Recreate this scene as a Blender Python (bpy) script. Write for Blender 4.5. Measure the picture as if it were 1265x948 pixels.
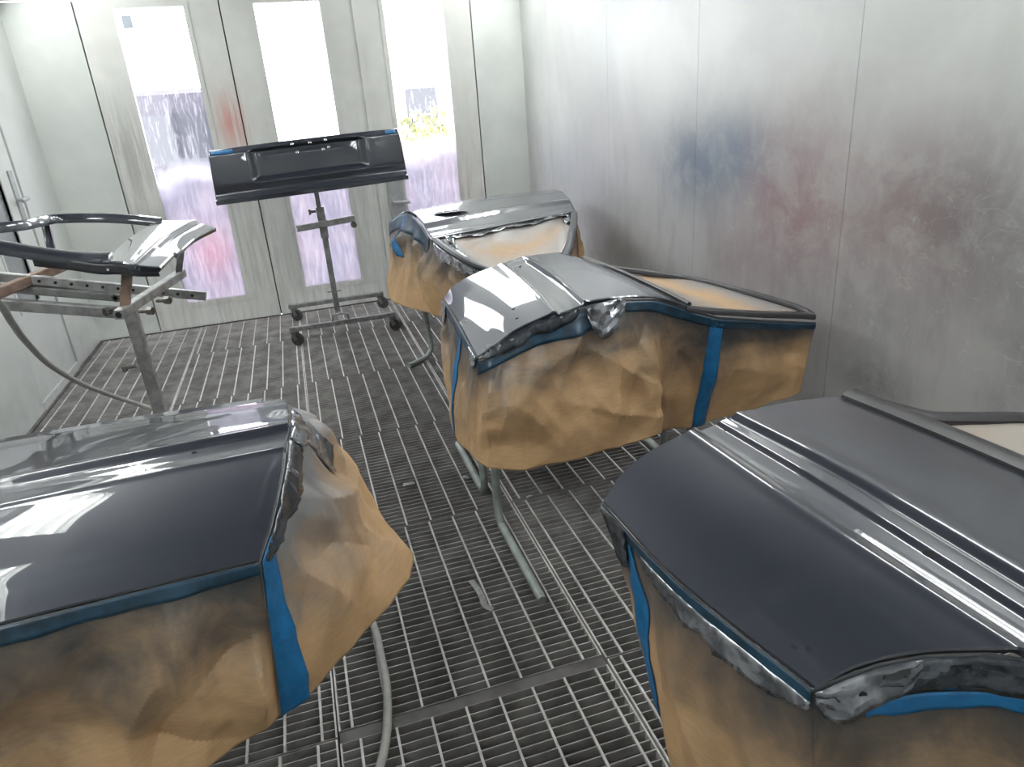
import bpy, math, random
from mathutils import Vector

random.seed(7)
S = bpy.context.scene
for o in list(bpy.data.objects):
    bpy.data.objects.remove(o, do_unlink=True)
COL = S.collection

# ------------------------------------------------------------------ camera
cd = bpy.data.cameras.new('camera')
cam = bpy.data.objects.new('camera', cd)
COL.objects.link(cam)
cam.location = (0, 0, 1.6)
cam.rotation_euler = (math.radians(67.776), math.radians(4.078), math.radians(-17.24))
cd.sensor_fit = 'HORIZONTAL'
cd.sensor_width = 36.0
cd.lens = 36.0 * 863.5 / 1265.0
cd.clip_start = 0.02
cd.clip_end = 200
S.camera = cam

# ------------------------------------------------------------------ world: bright overcast sky
W = bpy.data.worlds.new('overcast_sky')
S.world = W
W.use_nodes = True
bg = W.node_tree.nodes['Background']
bg.inputs[0].default_value = (0.93, 0.95, 1.0, 1)
bg.inputs[1].default_value = 10.0
TUBE = 31.0          # emission of the fluorescent tubes

S.view_settings.view_transform = 'Standard'
S.view_settings.look = 'None'
S.view_settings.gamma = 1.0
S.view_settings.use_curve_mapping = False
S.view_settings.exposure = 0.06
S.cycles.use_denoising = True
S.cycles.max_bounces = 10
S.cycles.diffuse_bounces = 5
S.cycles.glossy_bounces = 4
S.cycles.transparent_max_bounces = 10
S.cycles.sample_clamp_indirect = 6.0

# ------------------------------------------------------------------ node helpers
MATS = {}


class NT:
    def __init__(self, name):
        self.m = bpy.data.materials.new(name)
        self.m.use_nodes = True
        self.t = self.m.node_tree
        self.t.nodes.clear()
        self.out = self.t.nodes.new('ShaderNodeOutputMaterial')
        MATS[name] = self.m

    def n(self, kind, **kw):
        nd = self.t.nodes.new('ShaderNode' + kind)
        for k, v in kw.items():
            setattr(nd, k, v)
        return nd

    def put(self, sock, v):
        if hasattr(v, 'is_output') or isinstance(v, bpy.types.NodeSocket):
            self.t.links.new(v, sock)
        elif isinstance(v, (tuple, list)) and len(v) == 3 and sock.type == 'RGBA':
            sock.default_value = (*v, 1)
        else:
            sock.default_value = v

    def math(self, op, a, b=0.0, c=None, clamp=False):
        nd = self.n('Math', operation=op, use_clamp=clamp)
        self.put(nd.inputs[0], a)
        self.put(nd.inputs[1], b)
        if c is not None:
            self.put(nd.inputs[2], c)
        return nd.outputs[0]

    def mix(self, f, a, b, blend='MIX'):
        nd = self.n('Mix', data_type='RGBA', blend_type=blend)
        self.put(nd.inputs[0], f)
        self.put(nd.inputs[6], a)
        self.put(nd.inputs[7], b)
        return nd.outputs[2]

    def rng(self, v, a, b, c=0.0, d=1.0, smooth=True):
        nd = self.n('MapRange')
        nd.interpolation_type = 'SMOOTHSTEP' if smooth else 'LINEAR'
        for i, x in enumerate((v, a, b, c, d)):
            self.put(nd.inputs[i], x)
        return nd.outputs[0]

    def noise(self, vec, scale=5.0, detail=4.0, rough=0.55, dist=0.0):
        nd = self.n('TexNoise')
        if vec is not None:
            self.put(nd.inputs['Vector'], vec)
        nd.inputs['Scale'].default_value = scale
        nd.inputs['Detail'].default_value = detail
        nd.inputs['Roughness'].default_value = rough
        nd.inputs['Distortion'].default_value = dist
        return nd.outputs[0]

    def pos(self):
        return self.n('NewGeometry').outputs['Position']

    def scaled(self, vec, s):
        nd = self.n('VectorMath', operation='MULTIPLY')
        self.put(nd.inputs[0], vec)
        nd.inputs[1].default_value = s
        return nd.outputs[0]

    def xyz(self, vec):
        nd = self.n('SeparateXYZ')
        self.put(nd.inputs[0], vec)
        return nd.outputs

    def blob(self, p, axes, cen, rad, soft=1.0):
        """soft round stain in world coordinates on two axes"""
        o = self.xyz(p)
        a = self.math('DIVIDE', self.math('SUBTRACT', o[axes[0]], cen[0]), rad[0])
        b = self.math('DIVIDE', self.math('SUBTRACT', o[axes[1]], cen[1]), rad[1])
        r2 = self.math('ADD', self.math('MULTIPLY', a, a), self.math('MULTIPLY', b, b))
        return self.math('POWER', 2.718, self.math('MULTIPLY', r2, -1.0 * soft))

    def bump(self, h, strength=0.3, dist=0.01, normal=None):
        nd = self.n('Bump')
        nd.inputs['Strength'].default_value = strength
        nd.inputs['Distance'].default_value = dist
        self.put(nd.inputs['Height'], h)
        if normal is not None:
            self.put(nd.inputs['Normal'], normal)
        return nd.outputs[0]

    def bsdf(self, base=(0.5, 0.5, 0.5), rough=0.5, metal=0.0, normal=None, coat=0.0, coat_rough=0.02, spec=0.5, connect=True):
        b = self.n('BsdfPrincipled')
        self.put(b.inputs['Base Color'], base)
        self.put(b.inputs['Roughness'], rough)
        self.put(b.inputs['Metallic'], metal)
        b.inputs['Coat Weight'].default_value = coat
        b.inputs['Coat Roughness'].default_value = coat_rough
        b.inputs['Specular IOR Level'].default_value = spec
        if normal is not None:
            self.put(b.inputs['Normal'], normal)
        if connect:
            self.t.links.new(b.outputs[0], self.out.inputs[0])
        return b


def simple(name, col, rough=0.5, metal=0.0, var=0.0, scale=20, coat=0.0, bump=0.0):
    t = NT(name)
    p = t.pos()
    base = col
    nrm = None
    if var or bump:
        nz = t.noise(p, scale, 4)
        if var:
            dark = tuple(c * (1 - var) for c in col)
            base = t.mix(t.rng(nz, 0.35, 0.65), dark, col)
        if bump:
            nrm = t.bump(nz, bump, 0.004)
    t.bsdf(base, rough, metal, nrm, coat)
    return t.m


# paint of the car panels: very dark blue grey metallic under clear coat
t = NT('car_paint')
b_ = t.bsdf((0.020, 0.024, 0.036), 0.42, 0.35, None, 1.0, 0.010, 0.4)
b_.inputs['Coat IOR'].default_value = 1.62
simple('primer_dark', (0.03, 0.032, 0.037), 0.45, 0.1, 0.2)
simple('black_hole', (0.004, 0.004, 0.005), 0.8)
simple('tape_blue', (0.010, 0.135, 0.33), 0.42, 0.0, 0.25, 30, 0.0, 0.15)
simple('tape_blue_dusty', (0.012, 0.050, 0.092), 0.38, 0.0, 0.55, 22, 0.1, 0.15)
simple('rubber_seal', (0.028, 0.026, 0.030), 0.42, 0.0, 0.2)
simple('stand_green_grey', (0.33, 0.37, 0.355), 0.5, 0.25, 0.25, 18)
simple('stand_steel', (0.46, 0.46, 0.46), 0.42, 0.75, 0.35, 25, 0, 0.08)
simple('stand_dark', (0.26, 0.26, 0.26), 0.5, 0.5, 0.35, 25)
simple('stand_rust', (0.26, 0.18, 0.14), 0.6, 0.3, 0.35, 25)
simple('bolt_steel', (0.22, 0.21, 0.19), 0.45, 0.8, 0.4, 60)
simple('caster_rubber', (0.035, 0.035, 0.037), 0.6, 0, 0.3, 40)
simple('hose_grey', (0.33, 0.33, 0.31), 0.5, 0, 0.15, 30)
simple('chrome', (0.7, 0.7, 0.7), 0.15, 1.0)
simple('plastic_scrap', (0.30, 0.31, 0.30), 0.35, 0, 0.3, 60)
simple('handle_grey', (0.45, 0.46, 0.47), 0.4, 0.4, 0.1)
simple('plate_grey', (0.40, 0.41, 0.42), 0.45, 0.3, 0.15)
simple('seam_dark', (0.02, 0.021, 0.02), 0.8)
simple('pit_dark', (0.045, 0.043, 0.041), 0.9, 0, 0.4, 3)
simple('ceiling_filter', (0.20, 0.21, 0.225), 0.9, 0, 0.08, 4)
simple('ceiling_bar', (0.72, 0.73, 0.73), 0.4, 0.1, 0.1)
simple('fixture_white', (0.80, 0.82, 0.80), 0.5)
simple('sticker_grey', (0.42, 0.47, 0.53), 0.5)
simple('asphalt', (0.60, 0.59, 0.58), 0.9, 0, 0.25, 2)
simple('van_paint', (0.035, 0.030, 0.045), 0.35, 0, 0.1, 3, 0.5)
simple('van_glass', (0.03, 0.03, 0.04), 0.1, 0, 0, 3, 0.5)
simple('van_light', (0.5, 0.02, 0.02), 0.3)
simple('van_trim', (0.55, 0.48, 0.33), 0.5)
simple('leaf_green', (0.40, 0.40, 0.18), 0.7, 0, 0.5, 9)
simple('bark', (0.12, 0.09, 0.06), 0.8, 0, 0.4, 9)
simple('brick_far', (0.62, 0.52, 0.46), 0.8, 0, 0.3, 3)
simple('roof_far', (0.42, 0.31, 0.27), 0.8, 0, 0.3, 3)

# galvanised grating bars
t = NT('grating')
p = t.pos()
nz = t.noise(p, 9, 5, 0.6)
nz2 = t.noise(p, 1.1, 3)
c = t.mix(t.rng(nz, 0.3, 0.7), (0.22, 0.212, 0.208), (0.42, 0.41, 0.40))
c = t.mix(t.math('MULTIPLY', t.rng(nz2, 0.45, 0.7), 0.35), c, (0.22, 0.20, 0.20))
t.bsdf(c, 0.55, 0.15)
t = NT('grating_rod')
p = t.pos()
nz = t.noise(p, 14, 5, 0.6)
c = t.mix(t.rng(nz, 0.3, 0.7), (0.42, 0.41, 0.40), (0.60, 0.59, 0.57))
t.bsdf(c, 0.5, 0.1)
t = NT('support_beam')
p = t.pos()
c = t.mix(t.rng(t.noise(p, 12, 5), 0.3, 0.7), (0.055, 0.05, 0.05), (0.11, 0.105, 0.105))
t.bsdf(c, 0.6, 0.2)

# white lacquered booth walls (left, ceiling rim, front)
t = NT('wall_white')
p = t.pos()
z = t.xyz(p)[2]
nz = t.noise(p, 2.2, 4, 0.55)
base = t.mix(t.rng(nz, 0.35, 0.7), (0.54, 0.565, 0.545), (0.62, 0.64, 0.615))
grime = t.math('MULTIPLY', t.rng(z, 0.45, 0.0), t.rng(t.noise(p, 7, 5), 0.35, 0.75))
base = t.mix(t.math('MULTIPLY', grime, 0.35), base, (0.30, 0.30, 0.29))
t.bsdf(base, 0.34, 0, t.bump(t.noise(p, 60, 3), 0.04, 0.002))

# back doors: white with grey overspray streaks and a red blotch
t = NT('door_white')
p = t.pos()
o = t.xyz(p)
nz = t.noise(p, 2.5, 4)
base = t.mix(t.rng(nz, 0.35, 0.7), (0.57, 0.575, 0.55), (0.66, 0.665, 0.635))
streak = t.noise(t.scaled(p, (34, 34, 2.2)), 1.0, 5, 0.65)
low = t.rng(o[2], 2.0, 0.7)
f = t.math('MULTIPLY', t.math('MULTIPLY', t.rng(streak, 0.42, 0.66), low), 0.38)
base = t.mix(f, base, (0.27, 0.265, 0.25))
grey = t.blob(p, (0, 2), (-1.14, 1.40), (0.16, 0.34))
base = t.mix(t.math('MULTIPLY', t.math('MULTIPLY', grey, t.rng(streak, 0.35, 0.6)), 0.55), base, (0.22, 0.215, 0.20))
red = t.math('MULTIPLY', t.blob(p, (0, 2), (-0.37, 1.58), (0.10, 0.20)), t.rng(streak, 0.30, 0.55))
base = t.mix(t.math('MULTIPLY', red, 0.75), base, (0.50, 0.16, 0.13))
red2 = t.math('MULTIPLY', t.blob(p, (0, 2), (1.50, 0.95), (0.12, 0.16)), t.rng(streak, 0.35, 0.6))
base = t.mix(t.math('MULTIPLY', red2, 0.3), base, (0.52, 0.33, 0.30))
t.bsdf(base, 0.38, 0, t.bump(streak, 0.05, 0.002))

# right wall: scuffed sheet with clouds of old overspray
t = NT('wall_sprayed')
p = t.pos()
o = t.xyz(p)
n1 = t.noise(p, 1.6, 5, 0.6, 0.4)
n2 = t.noise(p, 5.5, 6, 0.68, 0.3)
n3 = t.noise(t.scaled(p, (9, 9, 2.4)), 1.0, 5, 0.6)
base = t.mix(t.rng(n1, 0.35, 0.7), (0.53, 0.54, 0.525), (0.61, 0.62, 0.60))
cloud = t.rng(t.math('ADD', t.math('MULTIPLY', n2, 0.7), t.math('MULTIPLY', n1, 0.5)), 0.42, 0.74)
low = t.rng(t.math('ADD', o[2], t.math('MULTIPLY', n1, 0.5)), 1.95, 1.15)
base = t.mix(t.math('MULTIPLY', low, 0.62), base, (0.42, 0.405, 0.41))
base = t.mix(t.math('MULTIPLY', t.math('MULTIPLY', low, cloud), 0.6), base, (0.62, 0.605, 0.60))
st3 = t.math('MULTIPLY', t.math('MULTIPLY', t.rng(n3, 0.45, 0.70), low), 0.35)
base = t.mix(st3, base, (0.30, 0.285, 0.29))
for cen, rad, colr, k in (((3.40, 1.20), (0.45, 0.24), (0.12, 0.16, 0.23), 0.85), ((3.02, 1.28), (0.25, 0.16), (0.14, 0.21, 0.29), 0.75),
                          ((2.62, 1.08), (0.36, 0.38), (0.23, 0.10, 0.115), 0.75), ((1.98, 1.12), (0.36, 0.28), (0.20, 0.11, 0.115), 0.72),
                          ((1.70, 1.12), (0.30, 0.26), (0.13, 0.115, 0.125), 0.65), ((2.15, 0.70), (0.50, 0.22), (0.16, 0.15, 0.155), 0.5),
                          ((3.05, 0.78), (0.30, 0.20), (0.24, 0.15, 0.16), 0.5), ((5.25, 1.05), (0.55, 0.22), (0.38, 0.40, 0.47), 0.45),
                          ((4.55, 0.85), (0.7, 0.35), (0.36, 0.38, 0.43), 0.40), ((2.05, 0.46), (0.22, 0.10), (0.11, 0.11, 0.11), 0.7),
                          ((1.45, 0.75), (0.20, 0.4), (0.16, 0.16, 0.165), 0.6)):
    b = t.blob(p, (1, 2), cen, rad)
    f = t.math('MULTIPLY', t.math('MULTIPLY', b, t.rng(n2, 0.30, 0.62, 0.45, 1.0)), k)
    base = t.mix(f, base, colr)
la = t.math('ABSOLUTE', t.math('SUBTRACT', t.noise(t.scaled(p, (1, 1.0, 1.6)), 4.0, 2, 0.5, 1.2), 0.5))
lb = t.math('ABSOLUTE', t.math('SUBTRACT', t.noise(t.scaled(p, (1, 1.7, 0.8)), 6.5, 2, 0.5, 0.8), 0.47))
sl = t.math('MAXIMUM', t.rng(la, 0.006, 0.0), t.rng(lb, 0.005, 0.0))
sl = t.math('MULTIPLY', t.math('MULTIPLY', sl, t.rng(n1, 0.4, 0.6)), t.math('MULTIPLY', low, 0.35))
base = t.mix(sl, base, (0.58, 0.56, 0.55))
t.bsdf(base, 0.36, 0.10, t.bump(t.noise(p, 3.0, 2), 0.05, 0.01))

# window panes with overspray mist
t = NT('misted_glass')
p = t.pos()
o = t.xyz(p)
streak = t.noise(t.scaled(p, (55, 55, 7)), 1.0, 5, 0.7)
blot = t.noise(p, 2.3, 3)
grad = t.rng(t.math('ADD', o[2], t.math('MULTIPLY', blot, 0.45)), 1.60, 1.28)
mist = t.math('MULTIPLY', grad, t.rng(streak, 0.30, 0.62, 0.86, 1.0))
mid = t.math('MULTIPLY', t.rng(o[2], 2.15, 1.75), t.rng(streak, 0.52, 0.66, 0.0, 0.30))
mist = t.math('MAXIMUM', mist, mid)
pink = t.blob(p, (0, 2), (-0.72, 0.58), (0.16, 0.22))
pink2 = t.blob(p, (0, 2), (0.36, 1.52), (0.09, 0.2))
tint = t.mix(t.rng(t.noise(p, 3.1, 3), 0.4, 0.65), (0.35, 0.335, 0.385), (0.40, 0.37, 0.41))
tint = t.mix(t.math('MULTIPLY', pink, 0.5), tint, (0.42, 0.25, 0.30))
tint = t.mix(t.math('MULTIPLY', pink2, 0.6), tint, (0.44, 0.32, 0.30))
tr = t.n('BsdfTransparent')
tr.inputs[0].default_value = (0.97, 0.98, 0.98, 1)
tl = t.n('BsdfTranslucent')
t.put(tl.inputs[0], tint)
df = t.n('BsdfDiffuse')
t.put(df.inputs[0], tint)
m0 = t.n('MixShader')
m0.inputs[0].default_value = 0.25
t.t.links.new(tl.outputs[0], m0.inputs[1])
t.t.links.new(df.outputs[0], m0.inputs[2])
m1 = t.n('MixShader')
t.put(m1.inputs[0], mist)
t.t.links.new(tr.outputs[0], m1.inputs[1])
t.t.links.new(m0.outputs[0], m1.inputs[2])
t.t.links.new(m1.outputs[0], t.out.inputs[0])

simple('grey_pane', (0.30, 0.31, 0.33), 0.15, 0, 0.2, 4, 0.5)

# fluorescent tube
t = NT('tube_glow')
e = t.n('Emission')
e.inputs[0].default_value = (0.985, 1.0, 0.985, 1)
e.inputs[1].default_value = TUBE
t.t.links.new(e.outputs[0], t.out.inputs[0])


def kraft(name, reach, strength, spray=(0.045, 0.048, 0.054)):
    """brown masking paper; uv.y = metres below the taped edge, overspray paint fades away from it"""
    t = NT(name)
    uv = t.n('UVMap').outputs[0]
    o = t.xyz(uv)
    p = t.pos()
    nz = t.noise(p, 6.0, 5, 0.65, 0.5)
    fib = t.noise(t.scaled(uv, (30, 160, 1)), 1.0, 3)
    base = t.mix(t.rng(fib, 0.3, 0.7), (0.43, 0.272, 0.138), (0.49, 0.314, 0.165))
    base = t.mix(t.math('MULTIPLY', t.rng(nz, 0.45, 0.7), 0.25), base, (0.36, 0.225, 0.115))
    d = t.math('ADD', o[1], t.math('MULTIPLY', t.math('SUBTRACT', nz, 0.5), reach * 1.15))
    f = t.math('MULTIPLY', t.rng(d, reach, 0.0), strength)
    base = t.mix(f, base, spray)
    rough = t.rng(f, 0.2, 0.9, 0.62, 0.34)
    vor = t.n('TexVoronoi', feature='DISTANCE_TO_EDGE')
    t.put(vor.inputs['Vector'], t.scaled(uv, (1, 1, 1)))
    vor.inputs['Scale'].default_value = 7
    vor.inputs['Randomness'].default_value = 1.0
    h = t.math('ADD', t.math('MULTIPLY', t.noise(uv, 9, 3, 0.5, 0.8), 0.5), t.rng(vor.outputs['Distance'], 0.0, 0.06, 0.0, 0.25))
    t.bsdf(base, rough, 0, t.bump(h, 0.10, 0.012))
    return t.m


kraft('kraft_paper', 0.33, 1.0)
kraft('kraft_paper_dusty', 0.40, 1.0)
kraft('kraft_window', 0.34, 0.95, (0.22, 0.22, 0.225))
kraft('kraft_paper_silver', 0.34, 1.0, (0.15, 0.155, 0.165))
kraft('kraft_window_grey', 0.60, 0.8, (0.32, 0.33, 0.33))

# crinkled masking film with overspray
t = NT('crinkled_film')
p = t.pos()
nz = t.noise(p, 18, 3, 0.5, 0.6)
c = t.mix(t.rng(nz, 0.40, 0.66), (0.14, 0.15, 0.17), (0.46, 0.48, 0.52))
t.bsdf(c, 0.14, 0.6, t.bump(nz, 0.25, 0.01), 0.6, 0.05)
t = NT('dark_film')
p = t.pos()
nz = t.noise(p, 16, 4, 0.6, 1.0)
c = t.mix(t.rng(nz, 0.45, 0.72), (0.022, 0.027, 0.036), (0.085, 0.10, 0.12))
t.bsdf(c, 0.24, 0.2, t.bump(nz, 0.3, 0.01), 0.6, 0.06)


# ------------------------------------------------------------------ mesh helpers
def V(*a):
    return Vector(a)


class MB:
    """collects shapes of ONE part"""

    def __init__(self):
        self.v, self.f, self.mi, self.uv = [], [], [], {}
        self.cur = 0

    def add(self, vs, fs):
        b = len(self.v)
        self.v += [tuple(x) for x in vs]
        for f in fs:
            self.f.append(tuple(i + b for i in f))
            self.mi.append(self.cur)
        return b

    def box(self, x0, x1, y0, y1, z0, z1):
        self.add([(x0, y0, z0), (x1, y0, z0), (x1, y1, z0), (x0, y1, z0), (x0, y0, z1), (x1, y0, z1), (x1, y1, z1), (x0, y1, z1)],
                 [(0, 3, 2, 1), (4, 5, 6, 7), (0, 1, 5, 4), (1, 2, 6, 5), (2, 3, 7, 6), (3, 0, 4, 7)])
        return self

    def bar(self, a, b, w, h, up=(0, 0, 1), round_=0.0):
        """rectangular bar from a to b; w across, h along up"""
        a, b, up = Vector(a), Vector(b), Vector(up)
        d = (b - a).normalized()
        s = d.cross(up)
        if s.length < 1e-4:
            s = d.cross(Vector((0, 1, 0)))
        s.normalize()
        u = s.cross(d).normalized()
        w, h = w / 2, h / 2
        if round_ > 0:
            r = round_
            prof = [(w - r, h), (w, h - r), (w, -h + r), (w - r, -h), (-w + r, -h), (-w, -h + r), (-w, h - r), (-w + r, h)]
        else:
            prof = [(w, h), (w, -h), (-w, -h), (-w, h)]
        n = len(prof)
        vs = [a + s * x + u * y for x, y in prof] + [b + s * x + u * y for x, y in prof]
        fs = [(i, i + n, (i + 1) % n + n, (i + 1) % n) for i in range(n)]
        fs += [tuple(range(n)), tuple(range(2 * n - 1, n - 1, -1))]
        self.add(vs, fs)
        return self

    def sweep(self, pts, rad, n=10, caps=True, prof=None, up=None):
        """tube (or given profile) along a polyline"""
        pts = [Vector(p) for p in pts]
        N = len(pts)
        nrm = None
        rings = []
        for i, p in enumerate(pts):
            d = (pts[min(i + 1, N - 1)] - pts[max(i - 1, 0)]).normalized()
            if nrm is None:
                ref = Vector(up) if up else (Vector((0, 0, 1)) if abs(d.z) < 0.9 else Vector((1, 0, 0)))
                nrm = (ref - d * ref.dot(d)).normalized()
            elif up:
                ref = Vector(up)
                nrm = (ref - d * ref.dot(d)).normalized()
            else:
                nrm = (nrm - d * nrm.dot(d)).normalized()
            bi = d.cross(nrm)
            r = rad[i] if isinstance(rad, (list, tuple)) else rad
            if prof:
                rings.append([p + bi * x + nrm * y for x, y in prof])
            else:
                rings.append([p + (nrm * math.cos(2 * math.pi * k / n) + bi * math.sin(2 * math.pi * k / n)) * r for k in range(n)])
        m = len(rings[0])
        vs = [q for rg in rings for q in rg]
        fs = []
        for i in range(N - 1):
            for k in range(m):
                fs.append((i * m + k, i * m + (k + 1) % m, (i + 1) * m + (k + 1) % m, (i + 1) * m + k))
        if caps:
            fs.append(tuple(range(m - 1, -1, -1)))
            fs.append(tuple(range((N - 1) * m, N * m)))
        self.add(vs, fs)
        return self

    def cyl(self, a, b, r, n=16, r2=None):
        return self.sweep([a, b], [r, r if r2 is None else r2], n)

    def grid(self, P, uv=None):
        """open surface from rows of points"""
        R, C = len(P), len(P[0])
        b = self.add([q for row in P for q in row], [(i * C + j, i * C + j + 1, (i + 1) * C + j + 1, (i + 1) * C + j) for i in range(R - 1) for j in range(C - 1)])
        if uv:
            k = b
            for row in uv:
                for q in row:
                    self.uv[k] = q
                    k += 1
        return self

    def slab(self, P, th, hem=0.004, uv=None, up=(0, 0, 1)):
        """closed sheet: top surface P, rounded rim, underside th below along the local normal"""
        R, C = len(P), len(P[0])
        if sum((n for row in normals(P) for n in row), Vector()).dot(Vector(up)) < 0:
            P = [row[::-1] for row in P]
        nr = normals(P)
        top = [q for row in P for q in row]
        rim = [(i, 0) for i in range(R)] + [(R - 1, j) for j in range(1, C)] + [(i, C - 1) for i in range(R - 2, -1, -1)] + [(0, j) for j in range(C - 2, 0, -1)]
        cen = sum(top, Vector()) / len(top)
        b = self.add(top, [(i * C + j, i * C + j + 1, (i + 1) * C + j + 1, (i + 1) * C + j) for i in range(R - 1) for j in range(C - 1)])
        if uv:
            k = b
            for row in uv:
                for q in row:
                    self.uv[k] = q
                    k += 1
        K = len(rim)
        ring1, ring2 = [], []
        for k, (i, j) in enumerate(rim):
            p = P[i][j]
            ta = P[rim[(k + 1) % K][0]][rim[(k + 1) % K][1]] - P[rim[k - 1][0]][rim[k - 1][1]]
            n = nr[i][j]
            out = ta.cross(n)
            if out.length < 1e-7:
                out = p - cen
            out.normalize()
            if out.dot(p - cen) < 0:
                out = -out
            ring1.append(p + out * hem - n * hem)
            ring2.append(p + out * hem * 0.6 - n * th)
        b1 = self.add(ring1, [])
        b2 = self.add(ring2, [])
        bot = [P[i][j] - nr[i][j] * th for i in range(R) for j in range(C)]
        b3 = self.add(bot, [(i * C + j, (i + 1) * C + j, (i + 1) * C + j + 1, i * C + j + 1) for i in range(R - 1) for j in range(C - 1)])
        for k in range(K):
            k2 = (k + 1) % K
            a0 = b + rim[k][0] * C + rim[k][1]
            a1 = b + rim[k2][0] * C + rim[k2][1]
            c0 = b3 + rim[k][0] * C + rim[k][1]
            c1 = b3 + rim[k2][0] * C + rim[k2][1]
            for q in ((a0, b1 + k, b1 + k2, a1), (b1 + k, b2 + k, b2 + k2, b1 + k2), (b2 + k, c0, c1, b2 + k2)):
                self.f.append(q)
                self.mi.append(self.cur)
        return self

    def build(self, name, mat, parent=None, smooth=35, origin=None):
        base = world_loc(parent) if parent else Vector(origin or (0, 0, 0))
        me = bpy.data.meshes.new(name)
        me.from_pydata([(Vector(q) - base)[:] for q in self.v], [], self.f)
        ml = mat if isinstance(mat, (list, tuple)) else [mat]
        for m in ml:
            me.materials.append(MATS[m])
        if len(ml) > 1:
            me.polygons.foreach_set('material_index', self.mi)
        if self.uv:
            ul = me.uv_layers.new(name='UVMap')
            for lp in me.loops:
                ul.data[lp.index].uv = self.uv.get(lp.vertex_index, (0.0, 0.3))
        if smooth:
            me.polygons.foreach_set('use_smooth', [True] * len(me.polygons))
            me.set_sharp_from_angle(angle=math.radians(smooth))
        me.validate()
        me.update()
        o = bpy.data.objects.new(name, me)
        COL.objects.link(o)
        if parent:
            o.parent = parent
        else:
            o.location = base
        return o


def world_loc(o):
    v = Vector((0, 0, 0))
    while o:
        v = v + o.location
        o = o.parent
    return v


def normals(P):
    R, C = len(P), len(P[0])
    out = []
    for i in range(R):
        row = []
        for j in range(C):
            a = P[min(i + 1, R - 1)][j] - P[max(i - 1, 0)][j]
            b = P[i][min(j + 1, C - 1)] - P[i][max(j - 1, 0)]
            n = b.cross(a)
            if n.length < 1e-9:
                n = Vector((0, 0, 1))
            n.normalize()
            row.append(n)
        out.append(row)
    return out


def tag(o, label=None, cat=None, group=None, kind=None):
    for k, v in (('label', label), ('category', cat), ('group', group), ('kind', kind)):
        if v:
            o[k] = v
    return o


def thing(name, loc, label, cat, group=None):
    o = bpy.data.objects.new(name, None)
    o.empty_display_size = 0.1
    COL.objects.link(o)
    o.location = loc
    return tag(o, label, cat, group)


def cat_rom(pts, u):
    """Catmull-Rom through pts, u in index units"""
    n = len(pts)
    u = max(0.0, min(n - 1.0, u))
    i = min(int(u), n - 2)
    f = u - i
    p1, p2 = Vector(pts[i]), Vector(pts[i + 1])
    p0 = Vector(pts[i - 1]) if i > 0 else p1 * 2 - p2
    p3 = Vector(pts[i + 2]) if i + 2 < n else p2 * 2 - p1
    return 0.5 * (2 * p1 + (p2 - p0) * f + (2 * p0 - 5 * p1 + 4 * p2 - p3) * f * f + (3 * p1 - p0 - 3 * p2 + p3) * f ** 3)


def curve(pts, n):
    m = len(pts) - 1
    return [cat_rom(pts, m * k / (n - 1)) for k in range(n)]


def lin(pts, u):
    """polyline by normalised arc length"""
    pts = [Vector(p) for p in pts]
    L = [0.0]
    for a, b in zip(pts, pts[1:]):
        L.append(L[-1] + (b - a).length)
    d = u * L[-1]
    for i in range(len(pts) - 1):
        if d <= L[i + 1] or i == len(pts) - 2:
            f = (d - L[i]) / max(1e-9, L[i + 1] - L[i])
            return pts[i].lerp(pts[i + 1], f)


def sm(a, b, x):
    x = max(0.0, min(1.0, (x - a) / (b - a)))
    return x * x * (3 - 2 * x)


def loft(curves, ns, nt, dz=None):
    """surface through several cross curves with matching control points; dz(s, t_index) adds relief"""
    m = len(curves[0]) - 1
    k = len(curves) - 1
    P = []
    for i in range(ns):
        s = i / (ns - 1)
        row = []
        for j in range(nt):
            ti = m * j / (nt - 1)
            cs = [cat_rom(c, ti) for c in curves]
            q = cat_rom(cs, k * s)
            if dz:
                q = q + Vector((0, 0, dz(s, ti)))
            row.append(q)
        P.append(row)
    return P


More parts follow.
